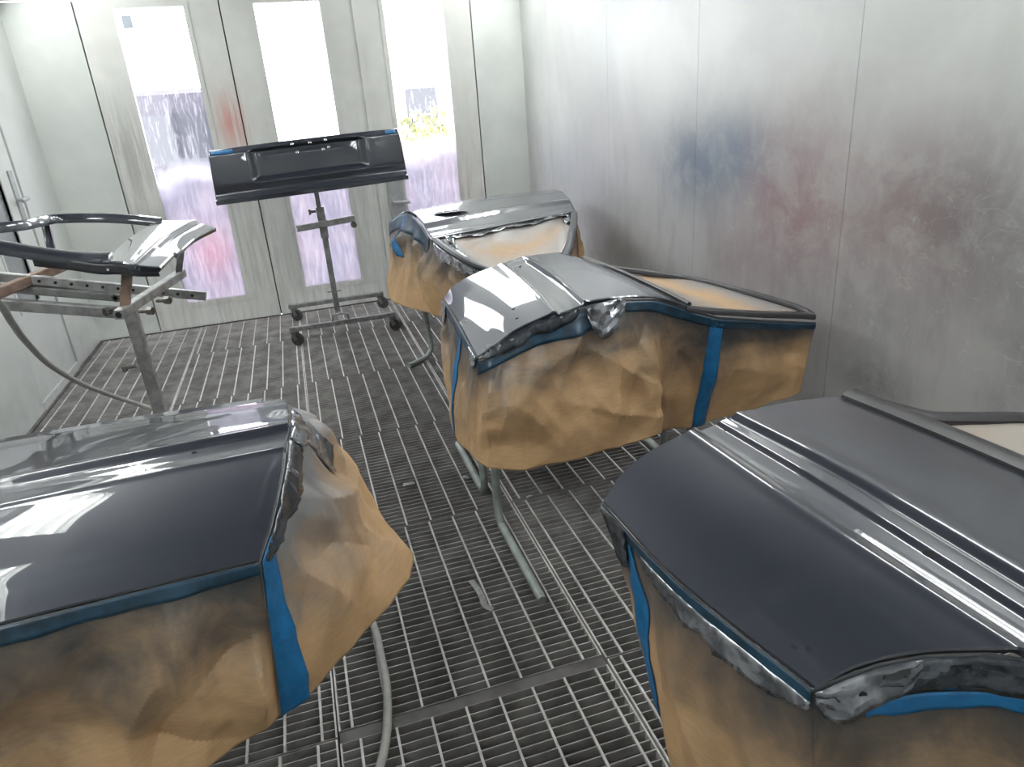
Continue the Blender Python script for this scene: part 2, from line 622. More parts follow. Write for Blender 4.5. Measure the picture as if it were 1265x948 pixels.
class Skirt:
    """hanging masking paper between a taped top edge and a loose bottom edge"""

    def __init__(self, top, bottom, seed, bulge=0.03, crease=12, amp=0.03, out=None):
        self.top, self.bot = top, bottom
        r = random.Random(seed)
        self.cr = []
        for _ in range(crease):
            a = r.uniform(-1.0, 1.0)
            self.cr.append((r.random(), r.uniform(0.1, 1.0), math.cos(a), math.sin(a), r.uniform(0.4, 1) * amp * r.choice((1, 1, -1)), r.uniform(0.05, 0.16), r.uniform(0.2, 0.5)))
        self.bulge = bulge
        self.out = out
        self.fold = [(r.uniform(3, 9), r.uniform(0, 6.3), r.uniform(0.3, 1)) for _ in range(3)]
        self.amp = amp
        self.hr = [[r.uniform(-1, 1) for _ in range(64)] for _ in range(32)]
        self.wp = [r.uniform(0, 6.3) for _ in range(4)]
        A = [lin(top, k / 20) for k in range(21)]
        self.W = sum((b - a).length for a, b in zip(A, A[1:]))
        self.H = sum((lin(bottom, k / 6) - lin(top, k / 6)).length for k in range(7)) / 7

    def facet(self, u, v, cell=0.085):
        """piecewise flat crumple of stiff paper"""
        x = u * self.W / cell + 0.35 * math.sin(v * 7 + self.wp[0]) + 0.8 * v
        y = v * self.H / cell * 0.8 + 0.35 * math.sin(u * self.W * 13 + self.wp[1])
        i, j = int(math.floor(x)), int(math.floor(y))
        a, b = x - i, y - j
        h = lambda p, q: self.hr[q % 32][p % 64]
        if (i + j) % 2:
            a, h00, h10, h01, h11 = 1 - a, h(i + 1, j), h(i, j), h(i + 1, j + 1), h(i, j + 1)
        else:
            h00, h10, h01, h11 = h(i, j), h(i + 1, j), h(i, j + 1), h(i + 1, j + 1)
        if a > b:
            return h00 + a * (h10 - h00) + b * (h11 - h10)
        return h00 + b * (h01 - h00) + a * (h11 - h01)

    def flat(self, u, v):
        return lin(self.top, u).lerp(lin(self.bot, u), v)

    def pt(self, u, v, off=0.0):
        q = self.flat(u, v)
        e = 0.01
        du = self.flat(min(1, u + e), max(v, .02)) - self.flat(max(0, u - e), max(v, .02))
        dv = self.flat(u, min(1, v + e)) - self.flat(u, max(0, v - e))
        n = du.cross(dv)
        if n.length < 1e-9:
            n = Vector((0, -1, 0))
        n.normalize()
        if self.out and n.dot(Vector(self.out(u) if callable(self.out) else self.out)) < 0:
            n = -n
        d = self.bulge * math.sin(math.pi * min(1, v * 0.75))
        w = sm(0.0, 0.35, v) * sm(0.0, 0.05, u) * sm(0.0, 0.05, 1 - u) * (1 - 0.5 * sm(0.75, 1.0, v))
        d *= sm(0.0, 0.05, u) * sm(0.0, 0.05, 1 - u)
        for fr, ph, k in self.fold:
            d += w * 0.18 * self.amp * k * math.sin(u * fr * 6.28 + ph + v * 1.5)
        for cu, cv, cx, sx, a, wid, ln in self.cr:
            x = (u - cu) * self.W
            y = (v - cv) * self.H
            al = x * sx + y * cx
            ac = x * cx - y * sx
            d += 0.75 * w * a * max(0.0, 1 - abs(ac) / wid) ** 1.3 * max(0.0, 1 - abs(al) / ln)
        d += w * self.amp * (0.55 * self.facet(u, v, 0.11) + 0.16 * self.facet(u + 0.37, v + 0.21, 0.045))
        return q + n * (d + off)

    def sheet(self, nu, nv, u0=0.0, u1=1.0, v0=0.0, v1=1.0, off=0.0):
        P, UV = [], []
        for i in range(nv):
            v = v0 + (v1 - v0) * i / (nv - 1)
            P.append([self.pt(u0 + (u1 - u0) * j / (nu - 1), v, off) for j in range(nu)])
            UV.append([((u0 + (u1 - u0) * j / (nu - 1)) * self.W, v * self.H) for j in range(nu)])
        return P, UV

    def strip(self, path, width, off, nv=24, thick=0.0006):
        """tape laid on the paper along path [(u, v), ...]"""
        P = []
        for i in range(nv):
            k = i / (nv - 1) * (len(path) - 1)
            a = min(int(k), len(path) - 2)
            f = k - a
            u = path[a][0] * (1 - f) + path[a + 1][0] * f
            v = path[a][1] * (1 - f) + path[a + 1][1] * f
            hw = width / 2 / self.W
            P.append([self.pt(max(0, min(1, u + hw * x)), v, off) for x in (-1, -0.5, 0, 0.5, 1)])
        return P

    def band(self, u0, u1, v0, v1, off, nu=40, nv=5, wob=0.0, seed=1):
        """tape or film laid along the edge"""
        r = random.Random(seed)
        ph = [r.uniform(0, 6.3) for _ in range(4)]
        P = []
        for i in range(nv):
            row = []
            for j in range(nu):
                u = u0 + (u1 - u0) * j / (nu - 1)
                wv = wob * (math.sin(u * 23 + ph[0]) + 0.6 * math.sin(u * 57 + ph[1]))
                ve = v1 + wv
                v = v0 + (ve - v0) * i / (nv - 1)
                cr = wob * 0.10 * (math.sin(u * 91 + i * 1.7 + ph[2]) + math.sin(u * 153 - i * 2.3 + ph[3])) if 0 < i else 0
                row.append(self.pt(u, max(0, v), off + cr))
            P.append(row)
        return P

    def film(self, u0, u1, v0, v1, off, seed, name, mat, parent, cell=0.012, amp=0.0035, rag=0.10):
        """crumpled strip of thin film tapering out at both ends"""
        r = random.Random(seed)
        nu = max(6, int((u1 - u0) * self.W / cell))
        nv = max(4, int((v1 - v0) * self.H / cell) + 1)
        P = []
        kn = [r.uniform(1 - 2.2 * rag, 1 + rag) for _ in range(nu // 3 + 3)]
        ed = [kn[j // 3] + (kn[j // 3 + 1] - kn[j // 3]) * (j % 3) / 3 for j in range(nu)]
        for i in range(nv):
            row = []
            for j in range(nu):
                s_ = j / (nu - 1)
                k = (0.25 + 0.75 * math.sqrt(max(0, math.sin(math.pi * min(1, max(0, s_)))))) * ed[j]
                v = v0 + (v1 - v0) * k * i / (nv - 1)
                u = u0 + (u1 - u0) * (s_ + (r.uniform(-0.3, 0.3) / nu if 0 < j < nu - 1 else 0))
                row.append(self.pt(min(1, max(0, u)), min(1, v), off + (r.uniform(-amp * .4, amp) if i else 0)))
            P.append(row)
        return sheet_obj(P, name, mat, parent, 0.0008, 16)

    def build(self, name, mat, parent, nu=150, nv=60, **kw):
        P, UV = self.sheet(nu, nv, **kw)
        mb = MB()
        mb.grid(P, UV)
        o = mb.build(name, mat, parent, 15)
        sol = o.modifiers.new('paper_thickness', 'SOLIDIFY')
        sol.thickness = 0.0012
        sol.offset = 0
        return o


def sheet_obj(P, name, mat, parent, th=0.0015, smooth=45):
    mb = MB()
    mb.grid(P)
    o = mb.build(name, mat, parent, smooth)
    s = o.modifiers.new('thickness', 'SOLIDIFY')
    s.thickness = th
    s.offset = 0
    return o


def hole(parent, c, rx, ry, n, name='clip_hole', mat='black_hole', d=0.0012, ax=(1, 0, 0)):
    """small oval plug sitting flush in a panel"""
    c, n = Vector(c), Vector(n).normalized()
    a = Vector(ax)
    a = (a - n * a.dot(n)).normalized()
    b = n.cross(a)
    mb = MB()
    K = 14
    ring = [c + a * rx * math.cos(6.2832 * k / K) + b * ry * math.sin(6.2832 * k / K) for k in range(K)]
    vs = [q + n * d for q in ring] + [q - n * 0.006 for q in ring] + [c + n * (d * 0.2)]
    fs = [(k, (k + 1) % K, 2 * K) for k in range(K)] + [(k, k + K, (k + 1) % K + K, (k + 1) % K) for k in range(K)]
    mb.add(vs, fs)
    return mb.build(name, mat, parent, 40)


# ------------------------------------------------------------------ room shell
XL, XR, YB, YF, ZT = -1.72, 2.05, 6.22, -1.6, 2.85

# floor: dark pit under the gratings plus the grating panels as parts
fl = MB().box(XL, XR, YF, YB + 0.05, -0.62, -0.60).build('floor', 'pit_dark', None, 0)
tag(fl, 'dark pit floor under the steel gratings of the spray booth', kind='structure')
YS = [-0.41, 0.56, 1.53, 2.50, 3.46, 4.40, 5.42, 6.20]
XS = [XL + 0.01, -0.945, -0.148, 0.655, 1.455, XR - 0.01]
gcache = {}


def grating(w, d, first):
    key = (round(w, 3), round(d, 3), first)
    if key in gcache:
        return gcache[key]
    mb = MB()
    th = 0.0032
    n = int(d / 0.0305)
    for k in range(n + 1):
        y = d * k / n
        mb.box(0.003, w - 0.003, max(0.0, y - th / 2), min(d, y + th / 2), -0.032, 0.0)
    mb.cur = 1
    x = first
    while x < w - 0.02:
        mb.box(x - 0.0034, x + 0.0034, 0.001, d - 0.001, -0.009, 0.0012)
        x += 0.1
    for x in (0.0, w - 0.005):
        mb.box(x, x + 0.005, 0, d, -0.032, 0.0008)
    me = mb.build('grating_mesh', ['grating', 'grating_rod'], None, 0)
    data = me.data
    bpy.data.objects.remove(me)
    gcache[key] = data
    return data


for r in range(len(YS) - 1):
    y0, y1 = YS[r], YS[r + 1]
    for c_ in range(len(XS) - 1):
        x0, x1 = XS[c_], XS[c_ + 1]
        gap0 = gap1 = 0.004
        if c_ == 2 and r in (1, 2):          # wider joint over a support beam
            gap1 = 0.022 if r == 1 else 0.004
            gap0 = 0.022 if r == 2 else 0.004
        if c_ == 3 and r in (2, 3):
            gap1 = 0.012 if r == 2 else 0.004
            gap0 = 0.012 if r == 3 else 0.004
        w = x1 - x0 - 0.006
        d = y1 - y0 - gap0 - gap1
        first = 0.05 + (((r * 7 + c_ * 3) % 5) - 2) * 0.006
        if c_ == 0:
            first = 0.055
        o = bpy.data.objects.new('grating_panel', grating(w, d, first))
        COL.objects.link(o)
        o.parent = fl
        o.location = (x0 + 0.003 + random.uniform(-.001, .001), y0 + gap0, random.uniform(-0.0012, 0.0012))
for y in YS[1:-1]:
    o = MB().box(XL, XR, y - 0.03, y + 0.03, -0.10, -0.034).build('support_beam', 'support_beam', fl, 0)
for (xa, xb, y) in ((-0.148, 0.655, 1.53),):
    MB().box(xa + .004, xb - .004, y - 0.020, y + 0.020, -0.032, -0.004).build('joint_plate', 'support_beam', fl, 0)
for x in XS[1:-1]:
    MB().box(x - 0.025, x + 0.025, YF, YB, -0.16, -0.10).build('support_beam', 'support_beam', fl, 0)

# left wall with personnel door
def wall_box(name, b, mat, label=None):
    o = MB().box(*b).build(name, mat, None, 0)
    return tag(o, label, kind='structure')


wl = wall_box('wall_left', (XL - 0.09, XL - 0.03, YF, YB + 0.1, -0.6, 2.45), 'seam_dark', 'white panelled left wall of the spray booth')
for (a, b, z0) in ((YF, 1.0, 0), (1.0, 2.2, 0), (2.2, 3.4, 0), (3.4, 4.70, 0), (5.535, YB + 0.02, 0)):
    MB().box(XL - 0.04, XL, a + 0.004, b - 0.004, z0, 2.44).build('wall_panel', 'wall_white', wl, 0)
MB().box(XL - 0.04, XL, 4.70, 5.535, 2.06, 2.44).build('wall_panel', 'wall_white', wl, 0)
d4 = MB()
DY0, DY1, WY0, WY1, WZ0, WZ1 = 4.715, 5.515, 4.87, 5.225, 0.60, 1.75
for b in ((DY0, WY0, 0.06, 2.05), (WY1, DY1, 0.06, 2.05), (WY0, WY1, 0.06, WZ0), (WY0, WY1, WZ1, 2.05)):
    d4.box(XL - 0.045, XL - 0.006, b[0], b[1], b[2], b[3])
d4 = tag(d4.build('door_4', 'wall_white', None, 0), 'white personnel door with narrow grey window in the left wall', kind='structure')
MB().box(XL - 0.035, XL - 0.02, WY0, WY1, WZ0, WZ1).build('pane', 'grey_pane', d4, 0)
fr = MB()
for b in ((WY0 - .02, WY0, WZ0 - .02, WZ1 + .02), (WY1, WY1 + .02, WZ0 - .02, WZ1 + .02), (WY0, WY1, WZ0 - .02, WZ0), (WY0, WY1, WZ1, WZ1 + .02)):
    fr.box(XL - 0.02, XL + 0.002, *b)
fr.build('window_frame', 'wall_white', d4, 0)
pl = MB().box(XL - 0.008, XL + 0.004, 5.385, 5.455, 1.05, 1.40).build('lock_plate', 'plate_grey', d4, 0)
MB().cyl((XL, 5.42, 1.22), (XL + 0.055, 5.42, 1.22), 0.011).bar((XL + 0.055, 5.43, 1.22), (XL + 0.055, 5.31, 1.215), 0.02, 0.024, round_=0.006).build('lever_handle', 'handle_grey', pl, 40)
MB().box(XL - 0.03, XL + 0.006, 4.70, 5.53, 0.005, 0.055).build('threshold', 'wall_white', d4, 0)
tag(MB().box(XL, XL + 0.022, YF, YB, -0.03, 0.006).build('baseboard_left', 'support_beam', None, 0), 'dark steel angle along the foot of the left wall', kind='structure')
tag(MB().box(XL + .022, XR - .02, YB - .012, YB - .001, -0.05, 0.006).build('baseboard_back', 'support_beam', None, 0), 'dark steel angle along the foot of the booth doors', kind='structure')

# right wall
wr = wall_box('wall_right', (XR + 0.03, XR + 0.09, YF, YB + 0.1, -0.6, 2.45), 'seam_dark', 'scuffed right wall clouded with blue, red and grey overspray')
RS = [YF, -1.0, 0.1, 1.20, 2.308, 3.414, 4.507, 5.62, YB + 0.03]
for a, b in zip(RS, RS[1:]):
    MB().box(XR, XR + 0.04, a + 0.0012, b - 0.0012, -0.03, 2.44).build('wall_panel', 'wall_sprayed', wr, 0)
tag(MB().box(XR - 0.02, XR, YF, YB, -0.03, 0.006).build('baseboard_right', 'support_beam', None, 0), 'dark steel angle along the foot of the right wall', kind='structure')

# back wall: filler panels, header and three leaves with tall windows
wb = wall_box('wall_back', (XL, XR, YB + 0.02, YB + 0.05, 2.47, 3.0), 'door_white', 'white header panel above the booth doors')
ZD = 2.455
for a, b in ((XL, -1.268), (1.630, XR)):
    MB().box(a, b, YB, YB + 0.05, -0.03, ZD).build('wall_panel', 'wall_white', wb, 0)
MB().box(XL, XR, YB - 0.015, YB + 0.02, ZD + 0.01, 2.60).build('header_panel', 'wall_white', wb, 0)
LEAF = [(-1.258, -0.296, -1.012, -0.540, 'left leaf of the booth doors with a tall misted window and a dark vehicle beyond'),
        (-0.286, 0.688, -0.048, 0.435, 'middle leaf of the booth doors with a tall misted window behind the trunk lid'),
        (0.700, 1.620, 0.917, 1.400, 'right leaf of the booth doors with a tall misted window and a lever handle')]
for k, (x0, x1, wx0, wx1, lab) in enumerate(LEAF):
    mb = MB()
    z0, z1, wz0, wz1 = -0.02, ZD, 0.215, 2.395
    for b in ((x0, wx0, z0, z1), (wx1, x1, z0, z1), (wx0, wx1, z0, wz0), (wx0, wx1, wz1, z1)):
        mb.box(b[0], b[1], YB, YB + 0.05, b[2], b[3])
    dr = tag(mb.build('door_%d' % (k + 1), 'door_white', None, 0), lab, kind='structure')
    # raised border around the window
    fb = MB()
    w_ = 0.034
    for b in ((wx0 - w_, wx0, wz0 - w_, wz1 + w_), (wx1, wx1 + w_, wz0 - w_, wz1 + w_), (wx0, wx1, wz0 - w_, wz0), (wx0, wx1, wz1, wz1 + w_)):
        fb.box(b[0], b[1], YB - 0.006, YB + 0.004, b[2], b[3])
    fb.build('window_frame', 'door_white', dr, 0)
    MB().box(wx0 - 0.004, wx1 + 0.004, YB + 0.022, YB + 0.028, wz0 - 0.004, wz1 + 0.004).build('pane', 'misted_glass', dr, 0)
    if k == 0:
        MB().box(-0.972, -0.905, YB + 0.014, YB + 0.0215, 2.265, 2.35).build('sticker', 'sticker_grey', dr, 0)
    if k == 2:
        pl = MB().box(0.765, 0.895, YB - 0.012, YB - 0.0, 0.66, 1.16).build('lock_plate', 'plate_grey', dr, 0)
        MB().cyl((0.80, YB - .012, 0.845), (0.80, YB - 0.06, 0.845), 0.012).bar((0.795, YB - 0.06, 0.845), (0.935, YB - 0.06, 0.838), 0.022, 0.026, round_=0.006).box(0.78, 0.825, YB - 0.022, YB - .012, 0.80, 0.89).build('lever_handle', 'handle_grey', pl, 40)
    if k == 1:
        MB().box(0.676, 0.716, YB - 0.012, YB - 0.001, 0.012, ZD).build('meeting_strip', 'door_white', dr, 0)
# dark rebate behind the gaps between the leaves
for a in (-1.263, -0.291, 1.625):
    MB().box(a - 0.012, a + 0.012, YB + 0.051, YB + 0.06, 0, ZD).build('door_gasket', 'seam_dark', wb, 0)

# front wall (behind the camera) and ceiling
wf = wall_box('wall_front', (XL, XR, YF - 0.06, YF, -0.6, ZT), 'wall_white', 'white front wall of the booth behind the camera')
FW = 0.44       # run of the slanted light boxes
cl = wall_box('ceiling', (XL - .05, XR + .05, YF, YB + 0.05, ZT + 0.02, ZT + 0.06), 'seam_dark', 'booth ceiling of pale filter panels in a light frame')
CX = [XL + FW, -0.35, 0.68, XR - FW]
CY = [YF, -0.6, 0.6, 1.8, 3.0, 4.2, 5.4, YB]
for a, b in zip(CX, CX[1:]):
    for c_, d_ in zip(CY, CY[1:]):
        MB().box(a + 0.012, b - 0.012, c_ + 0.012, d_ - 0.012, ZT + 0.004, ZT + 0.02).build('filter_panel', 'ceiling_filter', cl, 0)
for a in CX:
    MB().box(a - 0.014, a + 0.014, YF, YB, ZT - 0.004, ZT + 0.02).build('ceiling_bar', 'ceiling_bar', cl, 0)
for c_ in CY[1:-1]:
    MB().box(CX[0], CX[-1], c_ - 0.014, c_ + 0.014, ZT - 0.004, ZT + 0.02).build('ceiling_bar', 'ceiling_bar', cl, 0)

# slanted fluorescent light boxes along both sides of the ceiling
Z0 = 2.44


def light_box(side, y0, y1, label):
    xw = XL if side < 0 else XR
    sx = 1 if side < 0 else -1

    def P(a, depth, y):      # a: 0 at wall foot .. 1 at ceiling; depth: behind the slanted plane
        x = xw + sx * FW * a - sx * depth * 0.70
        z = Z0 + (ZT - Z0) * a + depth * 0.70
        return Vector((x, y, z))
    root = thing('light_box', P(0.5, 0, (y0 + y1) / 2), label, 'light fixture', 'slanted fluorescent light boxes under the ceiling')
    mb = MB()
    for (a0, a1, dp0, dp1) in ((0.12, 0.88, 0.10, 0.10),):
        mb.grid([[P(a0, dp0, y0 + .04), P(a1, dp1, y0 + .04)], [P(a0, dp0, y1 - .04), P(a1, dp1, y1 - .04)]])
    # slanted rim
    for (a0, a1, ya, yb) in ((-0.02, 0.12, y0, y1), (0.88, 1.02, y0, y1), (0.12, 0.88, y0, y0 + .05), (0.12, 0.88, y1 - .05, y1)):
        vs = [P(a0, 0, ya), P(a1, 0, ya), P(a1, 0, yb), P(a0, 0, yb), P(a0, .10, ya), P(a1, .10, ya), P(a1, .10, yb), P(a0, .10, yb)]
        mb.add(vs, [(0, 1, 2, 3), (7, 6, 5, 4), (0, 4, 5, 1), (1, 5, 6, 2), (2, 6, 7, 3), (3, 7, 4, 0)])
    mb.build('housing', 'fixture_white', root, 0)
    for a in (0.23, 0.41, 0.59, 0.77):
        tb = MB().cyl(P(a, 0.05, y0 + 0.07), P(a, 0.05, y1 - 0.07), 0.014, 8).build('tube', 'tube_glow', root, 50)
        MB().cyl(P(a, 0.05, y0 + 0.045), P(a, 0.05, y0 + 0.07), 0.019, 8).build('tube_cap', 'handle_grey', tb, 50)
        MB().cyl(P(a, 0.05, y1 - 0.07), P(a, 0.05, y1 - 0.045), 0.019, 8).build('tube_cap', 'handle_grey', tb, 50)


LY = [(-0.95, 0.35), (0.95, 2.25), (2.85, 4.15), (4.75, 6.05)]
WHERE = ['behind the camera', 'nearest the camera', 'second from the back doors', 'next to the back doors']
for k, (a, b) in enumerate(LY):
    light_box(-1, a, b, 'slanted fluorescent light box above the left wall, ' + WHERE[k])
    light_box(1, a, b, 'slanted fluorescent light box above the right wall, ' + WHERE[k])
# slanted blank panels between the light boxes
for side in (-1, 1):
    xw, sx = (XL, 1) if side < 0 else (XR, -1)
    for a, b in ((YF, LY[0][0]), (LY[0][1], LY[1][0]), (LY[1][1], LY[2][0]), (LY[2][1], LY[3][0]), (LY[3][1], YB)):
        q = [(xw - sx * 0.01, Z0 - 0.005), (xw + sx * FW * 1.02, ZT + 0.004), (xw + sx * FW * 0.95, ZT + 0.05), (xw - sx * 0.05, Z0 + 0.03)]
        mb = MB()
        mb.add([(x, a, z) for x, z in q] + [(x, b, z) for x, z in q], [(0, 1, 5, 4), (1, 2, 6, 5), (2, 3, 7, 6), (3, 0, 4, 7), (3, 2, 1, 0), (4, 5, 6, 7)])
        mb.build('cove_panel', 'fixture_white', cl, 0)

# ------------------------------------------------------------------ outdoors, seen through the windows
gd = MB().box(-20, 20, YB + 0.12, 40, -0.14, -0.10).build('ground', 'asphalt', None, 0)
tag(gd, 'pale paved yard outside the booth doors', kind='structure')
van = thing('parked_van', (-1.45, 12.6, -0.1), 'dark parked van outside the left window', 'van')
prof = [(-0.95, 0.28), (-1.0, 0.9), (-0.93, 1.55), (-0.80, 1.98), (-0.6, 2.10), (0.6, 2.10), (0.80, 1.98), (0.93, 1.55), (1.0, 0.9), (0.95, 0.28)]
cx = -1.45
mb = MB()
yy = [10.2, 10.26, 11.0, 13.6, 14.3, 15.0]
sc = [0.94, 1.0, 1.0, 1.0, 0.98, 0.9]
zs = [0.97, 1.0, 1.0, 0.98, 0.72, 0.55]
rows = []
for y, s_, z_ in zip(yy, sc, zs):
    rows.append([Vector((cx + x * s_, y, -0.1 + 0.28 + (z - 0.28) * z_)) for x, z in prof])
mb.grid(rows)
mb.add(rows[0], [tuple(range(9, -1, -1))])
mb.add(rows[-1], [tuple(range(10))])
for i in range(5):
    mb.add([rows[i][0], rows[i][9], rows[i + 1][9], rows[i + 1][0]], [(0, 1, 2, 3)])
mb.build('body', 'van_paint', van, 40)
MB().box(cx - 0.68, cx + 0.68, 10.17, 10.21, 1.12, 1.72).build('rear_window', 'van_glass', van, 0)
MB().box(cx - 0.98, cx + 0.98, 10.08, 10.24, 0.26, 0.46).build('bumper', 'van_trim', van, 0)
for sx in (-1, 1):
    MB().box(cx + sx * 0.86 - 0.07, cx + sx * 0.86 + 0.07, 10.17, 10.23, 0.75, 1.25).build('tail_light', 'van_light', van, 0)
    for y in (10.9, 13.9):
        MB().cyl((cx + sx * 0.98, y, 0.22), (cx + sx * 0.76, y, 0.22), 0.32, 20).build('wheel', 'caster_rubber', van, 40)


def bush(x, y, h, w, seed, label):
    r = random.Random(seed)
    root = thing('bush', (x, y, -0.1), label, 'bush', 'bushes across the yard')
    mb = MB()
    for _ in range(420):
        a, b, q = r.uniform(0, 6.28), r.uniform(-0.2, 1.5), r.uniform(0.55, 1.0)
        c0 = Vector((x + w * q * math.cos(a) * math.cos(b * 0.9), y + w * q * math.sin(a) * math.cos(b * 0.9), -0.1 + h * 0.35 + h * 0.62 * q * math.sin(b)))
        d1 = Vector((r.uniform(-1, 1), r.uniform(-1, 1), r.uniform(-1, 1))).normalized() * 0.10
        d2 = Vector((r.uniform(-1, 1), r.uniform(-1, 1), r.uniform(-1, 1))).normalized() * 0.055
        mb.add([c0 - d1, c0 + d2, c0 + d1, c0 - d2], [(0, 1, 2, 3)])
    mb.build('foliage', 'leaf_green', root, 0)
    MB().cyl((x, y, -0.1), (x + .05, y, h * 0.5), 0.05, 8, 0.02).build('stem', 'bark', root)


bush(2.75, 14.5, 1.7, 0.8, 3, 'yellow green bush outside seen through the right window')
bush(4.9, 16.2, 1.5, 0.9, 5, 'smaller bush outside further right than the yellow green one')
hs = thing('far_building', (4, 24, -0.1), 'far low building across the yard beyond the right window', 'building')
MB().box(3.2, 9, 24, 30, -0.1, 3.0).build('wall', 'brick_far', hs, 0)
mb = MB()
mb.add([(2.8, 23.5, 3.0), (9.4, 23.5, 3.0), (9.4, 30.5, 3.0), (2.8, 30.5, 3.0), (3.3, 27, 4.6), (8.9, 27, 4.6)], [(0, 1, 5, 4), (2, 3, 4, 5), (1, 2, 5), (3, 0, 4), (0, 3, 2, 1)])
mb.build('roof', 'roof_far', hs, 0)
for x in (3.9, 5.6, 7.3):
    MB().box(x, x + 1.0, 23.95, 24.02, 0.9, 2.1).build('window', 'van_glass', hs, 0)

# ------------------------------------------------------------------ trestle stands
def trestle(root_loc, label, xa, xb, ya, yb, ztop, foot=0.20, gap=0.16, mat='stand_green_grey', part='folding stand'):
    """folding tube stand: two leg loops with outward feet and a padded top bar each"""
    root = thing('trestle_stand', root_loc, label, 'trestle', 'folding tube stands under the masked panels')
    r = 0.0165
    ym = (ya + yb) / 2
    for sgn, ye in ((-1, ya), (1, yb)):
        for x in (xa, xb):
            pts = [(x, ye, ztop), (x, ym + sgn * (gap * 0.5 + 0.03), 0.22), (x, ym + sgn * gap * 0.62, 0.075), (x, ym + sgn * (gap * 0.62 + 0.035), 0.028), (x, ym + sgn * (gap * 0.62 + 0.085), r), (x, ym + sgn * (gap * 0.62 + foot), r)]
            MB().sweep(curve(pts[:2], 4) + curve(pts[1:], 14)[1:], r, 10).build('leg', mat, root, 50)
        MB().sweep([(xa, ye, ztop), (xb, ye, ztop)], r, 10).build('top_bar', mat, root, 50)
        yc_ = ye * 0.55 + (ym + sgn * (gap * 0.5 + .03)) * 0.45
        MB().sweep([(xa, yc_, 0.22 + (ztop - 0.22) * 0.55), (xb, yc_, 0.22 + (ztop - 0.22) * 0.55)], r * 0.8, 10).build('cross_bar', mat, root, 50)
    return root


# ------------------------------------------------------------------ middle door (car door lying flat, window to the right)
far = [(0.579, 3.15, 0.759), (0.643, 3.17, 0.808), (0.759, 3.18, 0.848), (0.896, 3.20, 0.872), (0.945, 3.20, 0.880), (0.995, 3.20, 0.889), (1.095, 3.20, 0.890), (1.179, 3.20, 0.887), (1.225, 3.18, 0.876), (1.275, 3.13, 0.853)]
near = [(0.519, 2.29, 0.760), (0.586, 2.28, 0.798), (0.671, 2.27, 0.847), (0.81, 2.25, 0.893), (0.859, 2.25, 0.902), (0.915, 2.25, 0.912), (1.034, 2.24, 0.914), (1.157, 2.23, 0.903), (1.251, 2.22, 0.874), (1.320, 2.22, 0.838)]
D2 = thing('car_door', (1.0, 2.7, 0.70), 'dark grey front car door masked with paper, lying on a green-grey stand mid-booth', 'car door', 'masked car doors laid flat for spraying')


def relief2(s, ti):
    g = sm(2.95, 3.12, ti) * (1 - sm(4.85, 5.02, ti)) * sm(0.03, 0.13, s)
    ridge = 0.004 * math.exp(-((ti - 2.9) / 0.10) ** 2) + 0.004 * math.exp(-((ti - 5.06) / 0.10) ** 2)
    return -0.013 * g + ridge + 0.012 * math.sin(math.pi * s)


P2 = loft([far, near], 56, 150, relief2)
MB().slab(P2, 0.014, 0.004).build('outer_panel', 'car_paint', D2, 40)
# belt moulding
belt2 = [P2[i][147] + V(0.012, 0, 0.006) for i in range(0, 56, 5)]
MB().sweep(belt2, 0.0, prof=[(0.010, -0.006), (0.010, 0.003), (0.004, 0.006), (-0.006, 0.005), (-0.010, -0.006)], up=(0, 0, 1)).build('belt_moulding', 'rubber_seal', D2, 50)
fr_o = [(1.262, 3.08, 0.862), (1.30, 2.86, 0.862), (1.42, 2.73, 0.850), (1.582, 2.59, 0.822), (1.708, 2.38, 0.793), (1.795, 2.22, 0.765), (1.80, 2.13, 0.752), (1.75, 2.13, 0.762), (1.60, 2.16, 0.782), (1.40, 2.20, 0.815), (1.31, 2.22, 0.835)]
MB().sweep(curve(fr_o, 70), 0.0, prof=[(0.015, -0.012), (0.016, 0.003), (0.010, 0.009), (-0.010, 0.008), (-0.015, 0.0), (-0.014, -0.012)], up=(0, 0, 1)).build('window_frame', 'rubber_seal', D2, 50)
# paper over the window
A = curve([(1.285, 3.02, 0.856), (1.31, 2.62, 0.852), (1.33, 2.24, 0.836)], 14)
B = curve([(1.29, 2.95, 0.857), (1.57, 2.575, 0.822), (1.775, 2.18, 0.762)], 14)
rows, uvs = [], []
for k in range(13):
    f = k / 12
    rows.append([a.lerp(b, f) - V(0, 0, 0.012 * math.sin(math.pi * f)) for a, b in zip(A, B)])
    uvs.append([(j * 0.06, 0.02 + 0.45 * min(f, 1 - f)) for j in range(14)])
mb = MB()
mb.grid(rows, uvs)
o = mb.build('window_paper', 'kraft_window', D2, 40)
o.modifiers.new('thickness', 'SOLIDIFY').thickness = 0.001
